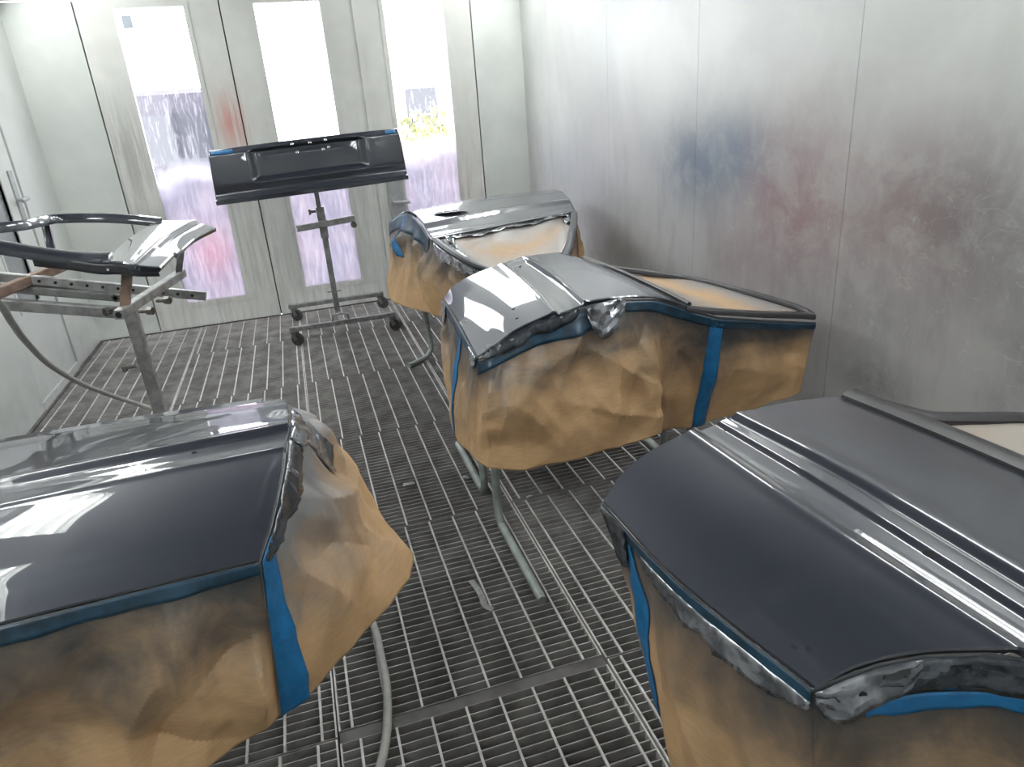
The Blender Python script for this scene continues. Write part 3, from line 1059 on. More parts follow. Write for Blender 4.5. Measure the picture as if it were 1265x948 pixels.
# paper skirt on the near side
top = [P2[55][int(j)] - V(0, 0.003, 0.006) for j in (0, 20, 40, 60, 80, 100, 120, 138, 147)] + [Vector(q) - V(0, 0.016, 0.016) for q in ((1.42, 2.19, 0.812), (1.60, 2.155, 0.78), (1.79, 2.11, 0.752))]
bot = [(0.47, 2.26, 0.365), (0.50, 2.20, 0.356), (0.62, 2.17, 0.335), (0.772, 2.19, 0.329), (0.92, 2.19, 0.338), (1.06, 2.18, 0.350), (1.175, 2.165, 0.375), (1.185, 2.21, 0.35), (1.20, 2.33, 0.29), (1.30, 2.33, 0.280), (1.43, 2.30, 0.288), (1.60, 2.25, 0.335), (1.785, 2.14, 0.43)]
sk = Skirt(top, bot, 11, 0.010, 15, 0.046, (0, -1, 0))
for cu, cv, an, a, w_, l_ in ((0.40, 0.45, 0.9, 0.03, 0.06, 0.30), (0.40, 0.78, 1.15, 0.035, 0.07, 0.30), (0.66, 0.35, 1.0, 0.03, 0.08, 0.22)):
    sk.cr.append((cu, cv, math.cos(an), math.sin(an), a, w_, l_))
pp = sk.build('masking_paper', 'kraft_paper', D2, 190, 70)
sheet_obj(sk.strip([(0.715, 0.03), (0.725, 0.5), (0.735, 1.0)], 0.048, 0.004), 'tape_strip', 'tape_blue', pp)
sheet_obj(sk.band(0.0, 0.34, 0.03, 0.16, 0.0045, 50, 6, 0.004, 3), 'tape_strip', 'tape_blue_dusty', pp)
sheet_obj(sk.band(0.36, 1.0, 0.02, 0.09, 0.0045, 60, 6, 0.004, 4), 'tape_strip', 'tape_blue_dusty', pp)
sk.film(0.0, 0.30, 0.0, 0.10, 0.008, 5, 'masking_film', 'dark_film', pp)
sk.film(0.32, 0.43, 0.0, 0.22, 0.010, 6, 'masking_film', 'crinkled_film', pp, 0.014, 0.009, 0.35)
# skirt on the sill side
top = [P2[i][0] - V(0.003, 0, 0.006) for i in (0, 11, 22, 33, 44)] + [P2[55][0] - V(0, 0.003, 0.006)]
bot = [(0.535, 3.02, 0.42), (0.50, 2.86, 0.36), (0.485, 2.72, 0.30), (0.475, 2.58, 0.31), (0.47, 2.42, 0.34), (0.47, 2.26, 0.365)]
sk = Skirt(top, bot, 21, 0.008, 9, 0.03, (-1, 0, 0))
pp = sk.build('masking_paper', 'kraft_paper_dusty', D2, 100, 50)
sheet_obj(sk.strip([(0.62, 0.02), (0.58, 0.5), (0.52, 1.0)], 0.045, 0.004), 'tape_strip', 'tape_blue', pp)
sheet_obj(sk.band(0.0, 1.0, 0.0, 0.07, 0.005, 50, 6, 0.004, 8), 'tape_strip', 'tape_blue_dusty', pp)
sk.film(0.0, 0.16, 0.0, 0.30, 0.009, 9, 'masking_film', 'crinkled_film', pp)
sk.film(0.86, 1.0, 0.0, 0.16, 0.009, 10, 'masking_film', 'crinkled_film', pp)
hole(D2, P2[8][68] + V(0, 0, .001), 0.006, 0.006, (0, 0, 1))
hole(D2, P2[50][35] + V(0, 0, .001), 0.006, 0.004, (-.3, 0, 1))
hole(D2, P2[44][36] + V(0, 0, .001), 0.006, 0.004, (-.3, 0, 1))
trestle((1.0, 2.40, 0), 'green-grey tube stand under the middle masked door, one bent foot nearest the camera', 0.56, 1.42, 2.30, 2.64, 0.775, 0.53, 0.17)

# ------------------------------------------------------------------ back door (window towards the camera)
left = [(0.60, 4.76, 0.90), (0.64, 4.72, 0.945), (0.668, 4.63, 0.972), (0.69, 4.45, 0.980), (0.70, 4.28, 0.962), (0.705, 4.13, 0.935), (0.708, 3.973, 0.898)]
midc = [(1.20, 5.0, 0.91), (1.21, 4.93, 0.955), (1.22, 4.82, 0.982), (1.22, 4.62, 0.990), (1.21, 4.44, 0.972), (1.205, 4.27, 0.945), (1.195, 4.10, 0.905)]
right = [(1.80, 5.05, 0.90), (1.80, 4.98, 0.945), (1.79, 4.88, 0.970), (1.775, 4.70, 0.975), (1.755, 4.55, 0.958), (1.73, 4.42, 0.935), (1.70, 4.29, 0.898)]
D3 = thing('car_door', (1.15, 4.2, 0.78), 'dark grey car door at the back with papered window and door-handle recess', 'car door', 'masked car doors laid flat for spraying')


def relief3(s, ti):
    return 0.004 * math.exp(-((ti - 4.6) / 0.12) ** 2) - 0.009 * sm(4.7, 5.0, ti) * (1 - sm(5.6, 5.8, ti))


P3 = loft([left, midc, right], 60, 60, relief3)
MB().slab(P3, 0.014, 0.004).build('outer_panel', 'car_paint', D3, 40)
# recessed handle cup with pull
hb = MB()
hc = P3[12][39] + V(0, 0, 0.004)
ring = [V(0.11 * math.cos(6.2832 * k / 20), 0.042 * math.sin(6.2832 * k / 20), 0) for k in range(20)]
for k, (s_, dz_) in enumerate(((1.0, 0.004), (0.94, 0.0055), (0.84, 0.002))):
    hb.add([hc + q * s_ + V(0, 0, dz_) for q in ring], [])
hb.f += [(r_ * 20 + k, r_ * 20 + (k + 1) % 20, r_ * 20 + 20 + (k + 1) % 20, r_ * 20 + 20 + k) for r_ in range(2) for k in range(20)] + [tuple(range(40, 60))]
hb.mi += [0] * 41
cup = hb.build('handle_recess', 'primer_dark', D3, 50)
for x in (-0.05, 0.0, 0.05):
    MB().bar(hc + V(x, -0.02, 0.005), hc + V(x, 0.02, 0.005), 0.008, 0.004).build('masking_tab', 'chrome', cup, 0)
# window frame
fr_o = [(0.72, 3.96, 0.888), (0.735, 3.78, 0.875), (0.765, 3.58, 0.855), (0.82, 3.43, 0.825), (0.90, 3.37, 0.80), (1.03, 3.36, 0.79), (1.25, 3.41, 0.795), (1.36, 3.53, 0.83), (1.45, 3.72, 0.865), (1.58, 4.0, 0.885), (1.68, 4.25, 0.893)]
MB().sweep(curve(fr_o, 60), 0.0, prof=[(0.022, -0.014), (0.024, 0.002), (0.014, 0.010), (-0.012, 0.009), (-0.020, 0.0), (-0.018, -0.014)], up=(0, 0, 1)).build('window_frame', 'primer_dark', D3, 50)
MB().sweep([P3[i][59] + V(0, -0.014, -0.006) for i in range(0, 60, 4)], 0.0, prof=[(0.016, -0.01), (0.016, 0.006), (-0.016, 0.006), (-0.016, -0.01)], up=(0, 0, 1)).build('belt_moulding', 'car_paint', D3, 50)
A = curve([P3[1][59] + V(.03, -.03, -.012), P3[30][59] + V(0, -.03, -.012), P3[58][59] + V(-.03, -.03, -.012)], 24)
B = curve([(0.755, 3.60, 0.852), (0.90, 3.39, 0.797), (1.03, 3.38, 0.788), (1.22, 3.42, 0.793), (1.35, 3.56, 0.832), (1.44, 3.74, 0.864), (1.60, 4.08, 0.885)], 24)
rows, uvs = [], []
for k in range(18):
    f = k / 17
    rows.append([a.lerp(b, f) + V(0, 0, -0.02 * math.sin(math.pi * f) + 0.006 * math.sin(9 * f + j * 0.7)) for j, (a, b) in enumerate(zip(A, B))])
    uvs.append([(j * 0.04, 0.02 + 0.36 * min(f, 1 - f, j / 23 * 2, (23 - j) / 23 * 2)) for j in range(24)])
mb = MB()
mb.grid(rows, uvs)
wp = mb.build('window_paper', 'kraft_window', D3, 40)
wp.modifiers.new('thickness', 'SOLIDIFY').thickness = 0.001
for nm, pts, w_ in (('masking_film', [rows[1][j] + V(0, 0, 0.008) for j in range(1, 24)], 0.045), ('masking_film', [rows[k][22] + V(0, 0, 0.008) for k in range(18)], 0.05), ('masking_film', [rows[k][1] + V(0, 0, 0.006) for k in range(18)], 0.035)):
    G = []
    for i, q in enumerate(pts):
        d = (pts[min(i + 1, len(pts) - 1)] - pts[max(i - 1, 0)]).normalized()
        s_ = d.cross(V(0, 0, 1)).normalized()
        G.append([q + s_ * w_ * x + V(0, 0, 0.006 * math.sin(i * 1.9 + x * 5)) for x in (-0.5, -0.25, 0, 0.25, 0.5)])
    sheet_obj(G, nm, 'crinkled_film', wp)
# skirts: left end, then along the window frame
top = [(0.575, 4.80, 0.885)] + [P3[0][j] - V(0.012, 0, 0.010) for j in (12, 22, 32, 44, 54, 58)] + [(0.722, 3.80, 0.862), (0.757, 3.55, 0.842), (0.85, 3.375, 0.80)]
bot = [(0.495, 4.62, 0.50), (0.49, 4.50, 0.44), (0.50, 4.36, 0.445), (0.535, 4.26, 0.445), (0.59, 4.12, 0.45), (0.65, 3.98, 0.46), (0.70, 3.85, 0.46), (0.78, 3.66, 0.46), (0.84, 3.50, 0.45), (0.90, 3.36, 0.45)]
sk = Skirt(top, bot, 31, 0.018, 13, 0.045, (-1, 0, 0))
for cu, cv, an, a, w_, l_ in ((0.30, 0.45, 0.15, 0.05, 0.08, 0.3), (0.52, 0.4, -0.5, 0.05, 0.10, 0.3)):
    sk.cr.append((cu, cv, math.cos(an), math.sin(an), a, w_, l_))
pp = sk.build('masking_paper', 'kraft_paper_dusty', D3, 150, 60)
sheet_obj(sk.band(0.0, 0.55, 0.0, 0.20, 0.005, 40, 6, 0.004, 12), 'tape_strip', 'tape_blue_dusty', pp)
sheet_obj(sk.strip([(0.16, 0.02), (0.20, 0.25), (0.24, 0.48)], 0.05, 0.006), 'tape_strip', 'tape_blue', pp)
sk.film(0.62, 1.0, 0.0, 0.22, 0.008, 13, 'masking_film', 'crinkled_film', pp)
top = [P3[59][j] + V(0.012, 0, -0.012) for j in (4, 16, 28, 40, 50, 57)]
bot = [(1.84, 4.98, 0.48), (1.83, 4.80, 0.46), (1.81, 4.64, 0.46), (1.79, 4.50, 0.46), (1.76, 4.38, 0.47), (1.72, 4.27, 0.48)]
Skirt(top, bot, 33, 0.01, 8, 0.03, (1, 0, 0)).build('masking_paper', 'kraft_paper_dusty', D3, 60, 30)
trestle((1.007, 4.30, 0), 'green-grey tube stand under the back masked door, one bent foot on the grating', 0.657, 1.357, 4.14, 4.46, 0.78, 0.24, 0.17).rotation_euler.z = math.radians(-51)
# ------------------------------------------------------------------ near right door
far = [(0.515, 1.190, 0.790), (0.575, 1.226, 0.823), (0.645, 1.241, 0.853), (0.752, 1.240, 0.885), (0.826, 1.250, 0.890), (0.876, 1.252, 0.895), (1.006, 1.262, 0.893), (1.176, 1.272, 0.875)]
mid1 = [(0.525, 0.90, 0.797), (0.582, 0.90, 0.829), (0.655, 0.90, 0.863), (0.760, 0.90, 0.894), (0.840, 0.90, 0.902), (0.905, 0.90, 0.905), (1.04, 0.90, 0.902), (1.205, 0.90, 0.882)]
near = [(0.582, 0.612, 0.797), (0.640, 0.600, 0.829), (0.715, 0.563, 0.8615), (0.800, 0.500, 0.889), (0.865, 0.44, 0.897), (0.93, 0.38, 0.900), (1.07, 0.33, 0.898), (1.25, 0.29, 0.878)]
D1 = thing('car_door', (0.85, 0.85, 0.70), 'dark grey rear car door with wheel-arch edge, nearest on the right', 'car door', 'masked car doors laid flat for spraying')


def relief1(s, ti):
    g = sm(2.98, 3.30, ti) * (1 - sm(4.70, 4.98, ti))
    g2 = sm(3.9, 4.1, ti) * (1 - sm(4.55, 4.9, ti))
    ridge = 0.002 * math.exp(-((ti - 2.93) / 0.12) ** 2) + 0.005 * math.exp(-((ti - 5.08) / 0.22) ** 2)
    return -0.010 * g + 0.006 * g2 + ridge


P1 = loft([far, mid1, near], 80, 170, relief1)
MB().slab(P1, 0.012, 0.003).build('outer_panel', 'car_paint', D1, 40)
MB().sweep([P1[i][169] + V(0.026, -0.0, 0.004) for i in range(1, 80, 4)], 0.0, prof=[(0.030, -0.016), (0.030, 0.004), (0.010, 0.010), (-0.012, 0.010), (-0.024, 0.002), (-0.024, -0.016)], up=(0, 0, 1)).build('belt_moulding', 'rubber_seal', D1, 50)
fr_o = [(1.225, 1.225, 0.868), (1.262, 1.165, 0.862), (1.31, 1.125, 0.852), (1.408, 1.095, 0.842), (1.515, 1.064, 0.832), (1.60, 0.99, 0.822), (1.64, 0.80, 0.818), (1.62, 0.50, 0.818), (1.52, 0.32, 0.83), (1.30, 0.27, 0.868)]
MB().sweep(curve(fr_o, 70), 0.0, prof=[(0.020, -0.02), (0.022, 0.002), (0.010, 0.010), (-0.012, 0.010), (-0.022, 0.0), (-0.020, -0.02)], up=(0, 0, 1)).build('window_frame', 'rubber_seal', D1, 50)
A = curve([(1.26, 1.12, 0.855), (1.26, 0.86, 0.862), (1.27, 0.60, 0.862), (1.30, 0.33, 0.862)], 20)
B = curve([(1.33, 1.10, 0.845), (1.52, 1.035, 0.828), (1.60, 0.76, 0.815), (1.54, 0.36, 0.825)], 20)
rows, uvs = [], []
for k in range(12):
    f = k / 11
    rows.append([a.lerp(b, f) - V(0, 0, 0.014 * math.sin(math.pi * f)) for a, b in zip(A, B)])
    uvs.append([(j * 0.05, 0.02 + 0.3 * min(f, 1 - f)) for j in range(20)])
mb = MB()
mb.grid(rows, uvs)
o = mb.build('window_paper', 'kraft_window_grey', D1, 40)
o.modifiers.new('thickness', 'SOLIDIFY').thickness = 0.001
# skirt below the sill, from the far corner to the wheel-arch corner
top = [P1[i][0] - V(0.003, 0, 0.005) for i in (0, 10, 20, 30, 40, 50, 60, 70, 79)]
bot = [(0.655, 1.13, 0.16), (0.60, 1.02, 0.15), (0.575, 0.95, 0.15), (0.56, 0.89, 0.15), (0.55, 0.82, 0.15), (0.56, 0.75, 0.15), (0.57, 0.68, 0.15), (0.585, 0.61, 0.15), (0.61, 0.55, 0.15)]
sk = Skirt(top, bot, 41, 0.005, 6, 0.018, (-1, 0, 0))
sk.cr.append((0.55, 0.45, math.cos(0.55), math.sin(0.55), 0.03, 0.10, 0.6))
pp = sk.build('masking_paper', 'kraft_paper_dusty', D1, 130, 80)
sheet_obj(sk.strip([(0.17, 0.05), (0.20, 0.25), (0.19, 0.5), (0.14, 0.78)], 0.048, 0.003, 40), 'tape_strip', 'tape_blue', pp)
sheet_obj(sk.band(0.0, 1.0, 0.0, 0.045, 0.004, 60, 5, 0.004, 14), 'tape_strip', 'tape_blue_dusty', pp)
sk.film(0.30, 1.0, 0.03, 0.11, 0.006, 15, 'masking_film', 'crinkled_film', pp)
sk.film(0.0, 0.20, 0.0, 0.20, 0.006, 16, 'masking_film', 'dark_film', pp)
# skirt below the wheel arch
top = [P1[79][0] - V(0.003, 0, 0.005)] + [P1[79][j] + V(0, -0.004, -0.006) for j in (16, 32, 48, 64, 80, 100, 120, 140, 166)]
bot = [(0.61, 0.55, 0.15), (0.66, 0.52, 0.15), (0.72, 0.49, 0.15), (0.78, 0.46, 0.15), (0.84, 0.42, 0.15), (0.90, 0.38, 0.15), (0.98, 0.33, 0.15), (1.06, 0.29, 0.15), (1.15, 0.26, 0.15), (1.28, 0.24, 0.15)]
sk = Skirt(top, bot, 43, 0.01, 8, 0.02, (-0.3, -1, 0))
pp = sk.build('masking_paper', 'kraft_paper_dusty', D1, 140, 70)
sheet_obj(sk.band(0.10, 1.0, 0.080, 0.118, 0.005, 60, 5, 0.004, 17), 'tape_strip', 'tape_blue', pp)
sk.film(0.0, 1.0, 0.0, 0.09, 0.007, 18, 'masking_film', 'dark_film', pp)
sk.film(0.0, 0.20, 0.0, 0.11, 0.009, 19, 'masking_film', 'crinkled_film', pp, 0.012, 0.004, 0.3)
for i, j, rx, ry in ((4, 95, 0.004, 0.003), (58, 96, 0.011, 0.006), (70, 11, 0.0045, 0.003), (72, 15, 0.0045, 0.003)):
    n = -normals(P1)[i][j]
    hole(D1, P1[i][j], rx, ry, n, ax=(0.5, -1, 0))
trestle((0.95, 0.80, 0), 'tube stand hidden behind the paper of the near right door', 0.72, 1.12, 0.62, 0.98, 0.845, 0.16, 0.17)

# ------------------------------------------------------------------ near left door
rightc = [(-0.190, 1.239, 0.81), (-0.170, 1.285, 0.838), (-0.154, 1.335, 0.860), (-0.135, 1.442, 0.882), (-0.127, 1.547, 0.892), (-0.124, 1.612, 0.892), (-0.117, 1.674, 0.892), (-0.118, 1.80, 0.876), (-0.128, 1.92, 0.858), (-0.146, 2.004, 0.838)]
leftc = [(-0.797 - 0.35, 1.185, 0.81), (-1.15, 1.235, 0.838), (-1.15, 1.285, 0.862), (-1.15, 1.39, 0.885), (-1.15, 1.49, 0.894), (-1.15, 1.555, 0.894), (-1.15, 1.61, 0.894), (-1.15, 1.76, 0.878), (-1.15, 1.93, 0.858), (-1.15, 2.05, 0.835)]
D4 = thing('car_door', (-0.6, 1.6, 0.70), 'dark grey car door nearest on the left, paper skirt flaring past its right end', 'car door', 'masked car doors laid flat for spraying')


def relief4(s, ti):
    g = sm(4.0, 4.18, ti) * (1 - sm(5.80, 6.0, ti))
    ridge = 0.004 * math.exp(-((ti - 3.95) / 0.10) ** 2) + 0.004 * math.exp(-((ti - 6.05) / 0.12) ** 2)
    return -0.010 * g + ridge + 0.006 * math.sin(math.pi * s)


P4 = loft([leftc, rightc], 60, 150, relief4)
MB().slab(P4, 0.012, 0.003).build('outer_panel', 'car_paint', D4, 40)
MB().sweep([P4[i][148] + V(0, 0.014, -0.004) for i in range(0, 60, 4)], 0.0, prof=[(0.014, -0.012), (0.014, 0.004), (-0.014, 0.004), (-0.014, -0.012)], up=(0, 0, 1)).build('belt_moulding', 'car_paint', D4, 50)
# near skirt
top = [P4[i][0] + V(0, -0.003, -0.006) for i in (0, 10, 20, 30, 40, 50, 59)]
bot = [(-1.15, 1.10, 0.33), (-0.95, 1.10, 0.33), (-0.75, 1.11, 0.34), (-0.55, 1.13, 0.37), (-0.42, 1.155, 0.40), (-0.30, 1.19, 0.415), (-0.225, 1.232, 0.42)]
sk = Skirt(top, bot, 51, 0.008, 10, 0.036, (0, -1, 0))
sk.cr.append((0.62, 0.55, math.cos(-0.75), math.sin(-0.75), -0.03, 0.12, 0.5))
pp = sk.build('masking_paper', 'kraft_paper_dusty', D4, 170, 64)
sheet_obj(sk.band(0.0, 1.0, 0.0, 0.075, 0.004, 60, 5, 0.004, 21), 'tape_strip', 'tape_blue_dusty', pp)
sk.film(0.0, 0.45, 0.04, 0.12, 0.007, 22, 'masking_film', 'crinkled_film', pp)
# flaring skirt at the right end
top = [P4[59][0] + V(0, -0.003, -0.006)] + [P4[59][j] + V(0.003, 0, -0.006) for j in (20, 36, 52, 68, 84, 100, 116, 132, 147)]
bot = [(-0.225, 1.232, 0.42), (-0.165, 1.28, 0.42), (-0.10, 1.345, 0.42), (-0.03, 1.415, 0.42), (0.045, 1.495, 0.42), (0.105, 1.57, 0.43), (0.122, 1.625, 0.45), (0.084, 1.787, 0.50), (0.029, 1.904, 0.60), (-0.06, 1.985, 0.70)]
sk = Skirt(top, bot, 53, 0.01, 9, 0.036, (1, -0.6, 0))
for cu, cv, an, a, w_, l_ in ((0.55, 0.50, 1.0, 0.05, 0.06, 0.35), (0.42, 0.62, 0.9, -0.03, 0.06, 0.35), (0.75, 0.5, 0.3, 0.03, 0.06, 0.2)):
    sk.cr.append((cu, cv, math.cos(an), math.sin(an), a, w_, l_))
pp = sk.build('masking_paper', 'kraft_paper_silver', D4, 150, 70)
sheet_obj(sk.strip([(0.036, 0.0), (0.034, 0.5), (0.032, 1.0)], 0.054, 0.006, 40), 'tape_strip', 'tape_blue', pp)
sk.film(0.02, 0.62, 0.0, 0.14, 0.006, 23, 'masking_film', 'dark_film', pp)
sk.film(0.52, 0.80, 0.0, 0.16, 0.008, 24, 'masking_film', 'crinkled_film', pp)
sk.film(0.60, 0.76, 0.08, 0.42, 0.006, 25, 'masking_film', 'crinkled_film', pp, 0.016, 0.006, 0.3)
hole(D4, P4[47][90], 0.006, 0.004, (0, 0, 1))
trestle((-0.62, 1.62, 0), 'tube stand hidden behind the paper of the near left door', -1.05, -0.50, 1.46, 1.80, 0.86, 0.16, 0.17)

# ------------------------------------------------------------------ trunk lid on rolling stand
T = thing('trunk_lid', (0.15, 5.42, 1.08), 'upright dark grey trunk lid with licence-plate recess on a rolling stand', 'trunk lid')
roll = math.radians(1.9)
TC = V(0.145, 5.42, 1.262)


def tl(u, z, dep):
    """u across, z up from centre, dep towards the camera"""
    x = u * math.cos(roll) - z * math.sin(roll) * 0.2
    zz = z + u * math.sin(roll)
    return TC + V(x, -dep + 0.10 * z, zz)


NU, NV = 130, 70
rows = []
for i in range(NV):
    v = i / (NV - 1)
    row = []
    for j in range(NU):
        s = j / (NU - 1)
        # outline: slightly wider at the lower edge, lower corners rounded
        half = 0.655 + 0.02 * (1 - v)
        u = -half + 2 * half * s
        zlo = -0.178 + 0.0 * u
        zhi = 0.178 - 0.010 * (u / 0.66) ** 2
        z = zlo + (zhi - zlo) * v
        d = 0.05 * (1 - (u / 0.7) ** 2)                      # bowed across
        d += 0.022 * (1 - sm(0.02, 0.13, v)) - 0.010 * sm(0.10, 0.17, v) * (1 - sm(0.17, 0.36, v)) + 0.02 * v * (1 - v)   # lower lip and hollow
        d -= 0.035 * sm(0.90, 1.0, v)                        # top rolls back
        # licence-plate recess with scooped ends
        wu = 1 - sm(0.355, 0.415, abs(u + 0.0))
        wv = sm(0.30, 0.42, v) * (1 - sm(0.86, 0.97, v))
        d -= 0.050 * wu * wv
        row.append(tl(u, z, d))
    rows.append(row)
MB().slab(rows, 0.03, 0.006, up=(0, -1, 0)).build('outer_panel', 'car_paint', T, 40)
MB().sweep([tl(-0.675 + 1.35 * k / 24, -0.172, 0.05 * (1 - ((-0.675 + 1.35 * k / 24) / 0.7) ** 2) + 0.028) for k in range(25)], 0.0, prof=[(0.014, -0.012), (0.014, 0.018), (-0.006, 0.022), (-0.014, -0.012)], up=(0, 0, 1)).build('lower_lip', 'car_paint', T, 50)
for u0, u1 in ((-0.645, -0.50), (0.56, 0.635)):
    G = []
    for k in range(8):
        u = u0 + (u1 - u0) * k / 7
        db = 0.05 * (1 - (u / 0.7) ** 2)
        G.append([tl(u, z, db - dd) for z, dd in ((0.140, -0.003), (0.155, -0.001), (0.166, 0.012))])
    sheet_obj(G, 'tape_strip', 'tape_blue', T)
for u, z in ((-0.10, 0.155), (0.02, 0.150), (0.13, 0.157), (-0.075, 0.095), (0.105, 0.095), (0.145, 0.105)):
    hole(T, tl(u, z, 0.05 * (1 - (u / 0.7) ** 2) - (0.044 if z < 0.12 else 0.022)), 0.011, 0.011, (0, -1, 0.1), 'clip_hole', 'chrome', 0.004)

ST = thing('rolling_stand', (0.17, 5.6, 0), 'dark steel rolling stand on four casters holding the trunk lid', 'stand')
for y in (5.262, 5.96):
    MB().bar((-0.215, y, 0.125), (0.575, y, 0.125), 0.035, 0.035, round_=0.004).build('base_rail', 'stand_dark', ST, 0)
MB().bar((0.165, 5.262, 0.125), (0.165, 5.96, 0.125), 0.035, 0.034, round_=0.004).build('base_rail', 'stand_dark', ST, 0)
MB().bar((0.162, 5.56, 0.10), (0.162, 5.56, 0.78), 0.042, 0.042, up=(0, 1, 0), round_=0.004).build('post', 'stand_dark', ST, 0)
MB().bar((0.158, 5.56, 0.62), (0.152, 5.50, 1.16), 0.032, 0.032, up=(0, 1, 0), round_=0.003).build('inner_post', 'stand_dark', ST, 0)
MB().bar((0.162, 5.555, 0.72), (0.160, 5.55, 0.95), 0.058, 0.058, up=(0, 1, 0), round_=0.004).build('clamp_sleeve', 'stand_dark', ST, 0)
MB().bar((-0.03, 5.50, 0.815), (0.40, 5.50, 0.845), 0.036, 0.045, round_=0.004).build('cross_arm', 'stand_dark', ST, 0)
MB().cyl((0.385, 5.50, 0.80), (0.385, 5.46, 0.80), 0.022, 12).cyl((0.385, 5.50, 0.83), (0.385, 5.50, 0.79), 0.010, 8).build('clamp_knob', 'bolt_steel', ST)
MB().cyl((0.125, 5.53, 0.925), (0.085, 5.52, 0.925), 0.012, 10).cyl((0.09, 5.52, 0.925), (0.075, 5.52, 0.925), 0.024, 10).build('clamp_knob', 'bolt_steel', ST)
MB().cyl((0.11, 5.55, 0.30), (0.215, 5.55, 0.30), 0.006, 8).build('lock_pin', 'bolt_steel', ST)
MB().sweep([(0.105, 5.262, 0.145), (0.11, 5.24, 0.19), (0.165, 5.235, 0.20), (0.22, 5.24, 0.19), (0.225, 5.262, 0.145)], 0.008, 8).build('carry_handle', 'stand_dark', ST)
MB().bar((-0.02, 5.49, 1.16), (0.33, 5.49, 1.17), 0.03, 0.03).bar((0.152, 5.50, 1.10), (0.152, 5.50, 1.20), 0.036, 0.05, up=(0, 1, 0)).bar((0.0, 5.49, 1.16), (0.0, 5.445, 1.22), 0.02, 0.02).bar((0.31, 5.49, 1.17), (0.31, 5.445, 1.23), 0.02, 0.02).build('support_head', 'stand_dark', ST, 0)
for x, y in ((-0.185, 5.262), (0.550, 5.262), (-0.175, 5.96), (0.545, 5.96)):
    dx, dy = 0.80, -0.60          # swivelled: wheel plane direction
    nx, ny = 0.60, 0.80
    cxw, cyw = x + dx * 0.022, y + dy * 0.022
    cs = MB().cyl((x, y, 0.110), (x, y, 0.098), 0.028, 14)
    for q in (-0.021, 0.021):
        cs.bar((cxw + nx * q, cyw + ny * q, 0.045), (x + nx * q, y + ny * q, 0.100), 0.034, 0.004, up=(nx, ny, 0))
    cs = cs.build('caster', 'bolt_steel', ST, 40)
    MB().cyl((cxw - nx * 0.014, cyw - ny * 0.014, 0.048), (cxw + nx * 0.014, cyw + ny * 0.014, 0.048), 0.047, 24).build('wheel', 'caster_rubber', cs, 40)

# ------------------------------------------------------------------ hatch frame on the left stand
H = thing('hatch_panel', (-0.75, 3.0, 1.12), 'glossy dark hatch panel with open window frame on the left stand', 'hatch panel')
nr_ = [(-1.30, 2.52, 1.42), (-1.077, 2.55, 1.343), (-0.911, 2.58, 1.282), (-0.793, 2.60, 1.238), (-0.709, 2.61, 1.214), (-0.62, 2.61, 1.200)]
MB().sweep(curve(nr_, 40), 0.0, prof=[(0.035, -0.018), (0.038, 0.004), (0.026, 0.018), (-0.02, 0.020), (-0.034, 0.004), (-0.034, -0.020)], up=(0, 0, 1)).build('frame_rail', 'car_paint', H, 50)
fr_ = [(-0.56, 3.30, 1.222), (-0.66, 3.31, 1.244), (-0.761, 3.31, 1.262), (-0.87, 3.305, 1.275), (-0.945, 3.27, 1.283), (-0.968, 3.14, 1.290), (-1.0, 2.98, 1.300), (-1.15, 2.86, 1.325), (-1.38, 2.76, 1.39)]
MB().sweep(curve(fr_, 60), 0.0, prof=[(0.022, -0.018), (0.024, 0.006), (0.014, 0.018), (-0.012, 0.018), (-0.022, 0.004), (-0.022, -0.018)], up=(0, 0, 1)).build('frame_rail', 'car_paint', H, 50)
L0 = [(-0.63, 2.55, 1.206), (-0.622, 2.74, 1.214), (-0.615, 2.924, 1.220), (-0.595, 3.11, 1.226), (-0.57, 3.30, 1.228)]
L1 = [(-0.573, 2.521, 1.203), (-0.560, 2.73, 1.210), (-0.550, 2.92, 1.216), (-0.528, 3.11, 1.221), (-0.50, 3.30, 1.222)]
L2 = [(-0.518, 2.485, 1.190), (-0.505, 2.70, 1.197), (-0.490, 2.90, 1.203), (-0.465, 3.08, 1.208), (-0.42, 3.30, 1.212)]
L3 = [(-0.462, 2.505, 1.174), (-0.447, 2.68, 1.180), (-0.427, 2.89, 1.185), (-0.403, 3.05, 1.190), (-0.345, 3.235, 1.195)]


def relief6(s, ti):
    return 0.004 * math.exp(-((s - 0.62) / 0.04) ** 2) - 0.010 * sm(0.64, 0.72, s) * sm(1.2, 1.35, ti)


P6 = loft([L0, L1, L2, L3], 60, 50, relief6)
MB().slab(P6, 0.018, 0.004).build('outer_panel', 'car_paint', H, 40)
mb = MB()
mb.grid([[Vector(q) - V(0, 0, d) for q in curve([(-0.836, 2.585, 1.240), (-0.73, 2.575, 1.214), (-0.649, 2.55, 1.195), (-0.586, 2.53, 1.190), (-0.53, 2.50, 1.182), (-0.468, 2.505, 1.172)], 30)] for d in (-0.004, 0.004, 0.018, 0.030)])
o = mb.build('inner_flange', 'primer_dark', H, 50)
o.modifiers.new('thickness', 'SOLIDIFY').thickness = 0.003
hole(H, (-0.62, 2.535, 1.180), 0.005, 0.005, (0, -1, 0), 'clip_hole', 'chrome')
MB().bar((-0.972, 3.27, 1.275), (-0.965, 3.20, 1.095), 0.028, 0.022).build('stay', 'car_paint', H, 0)

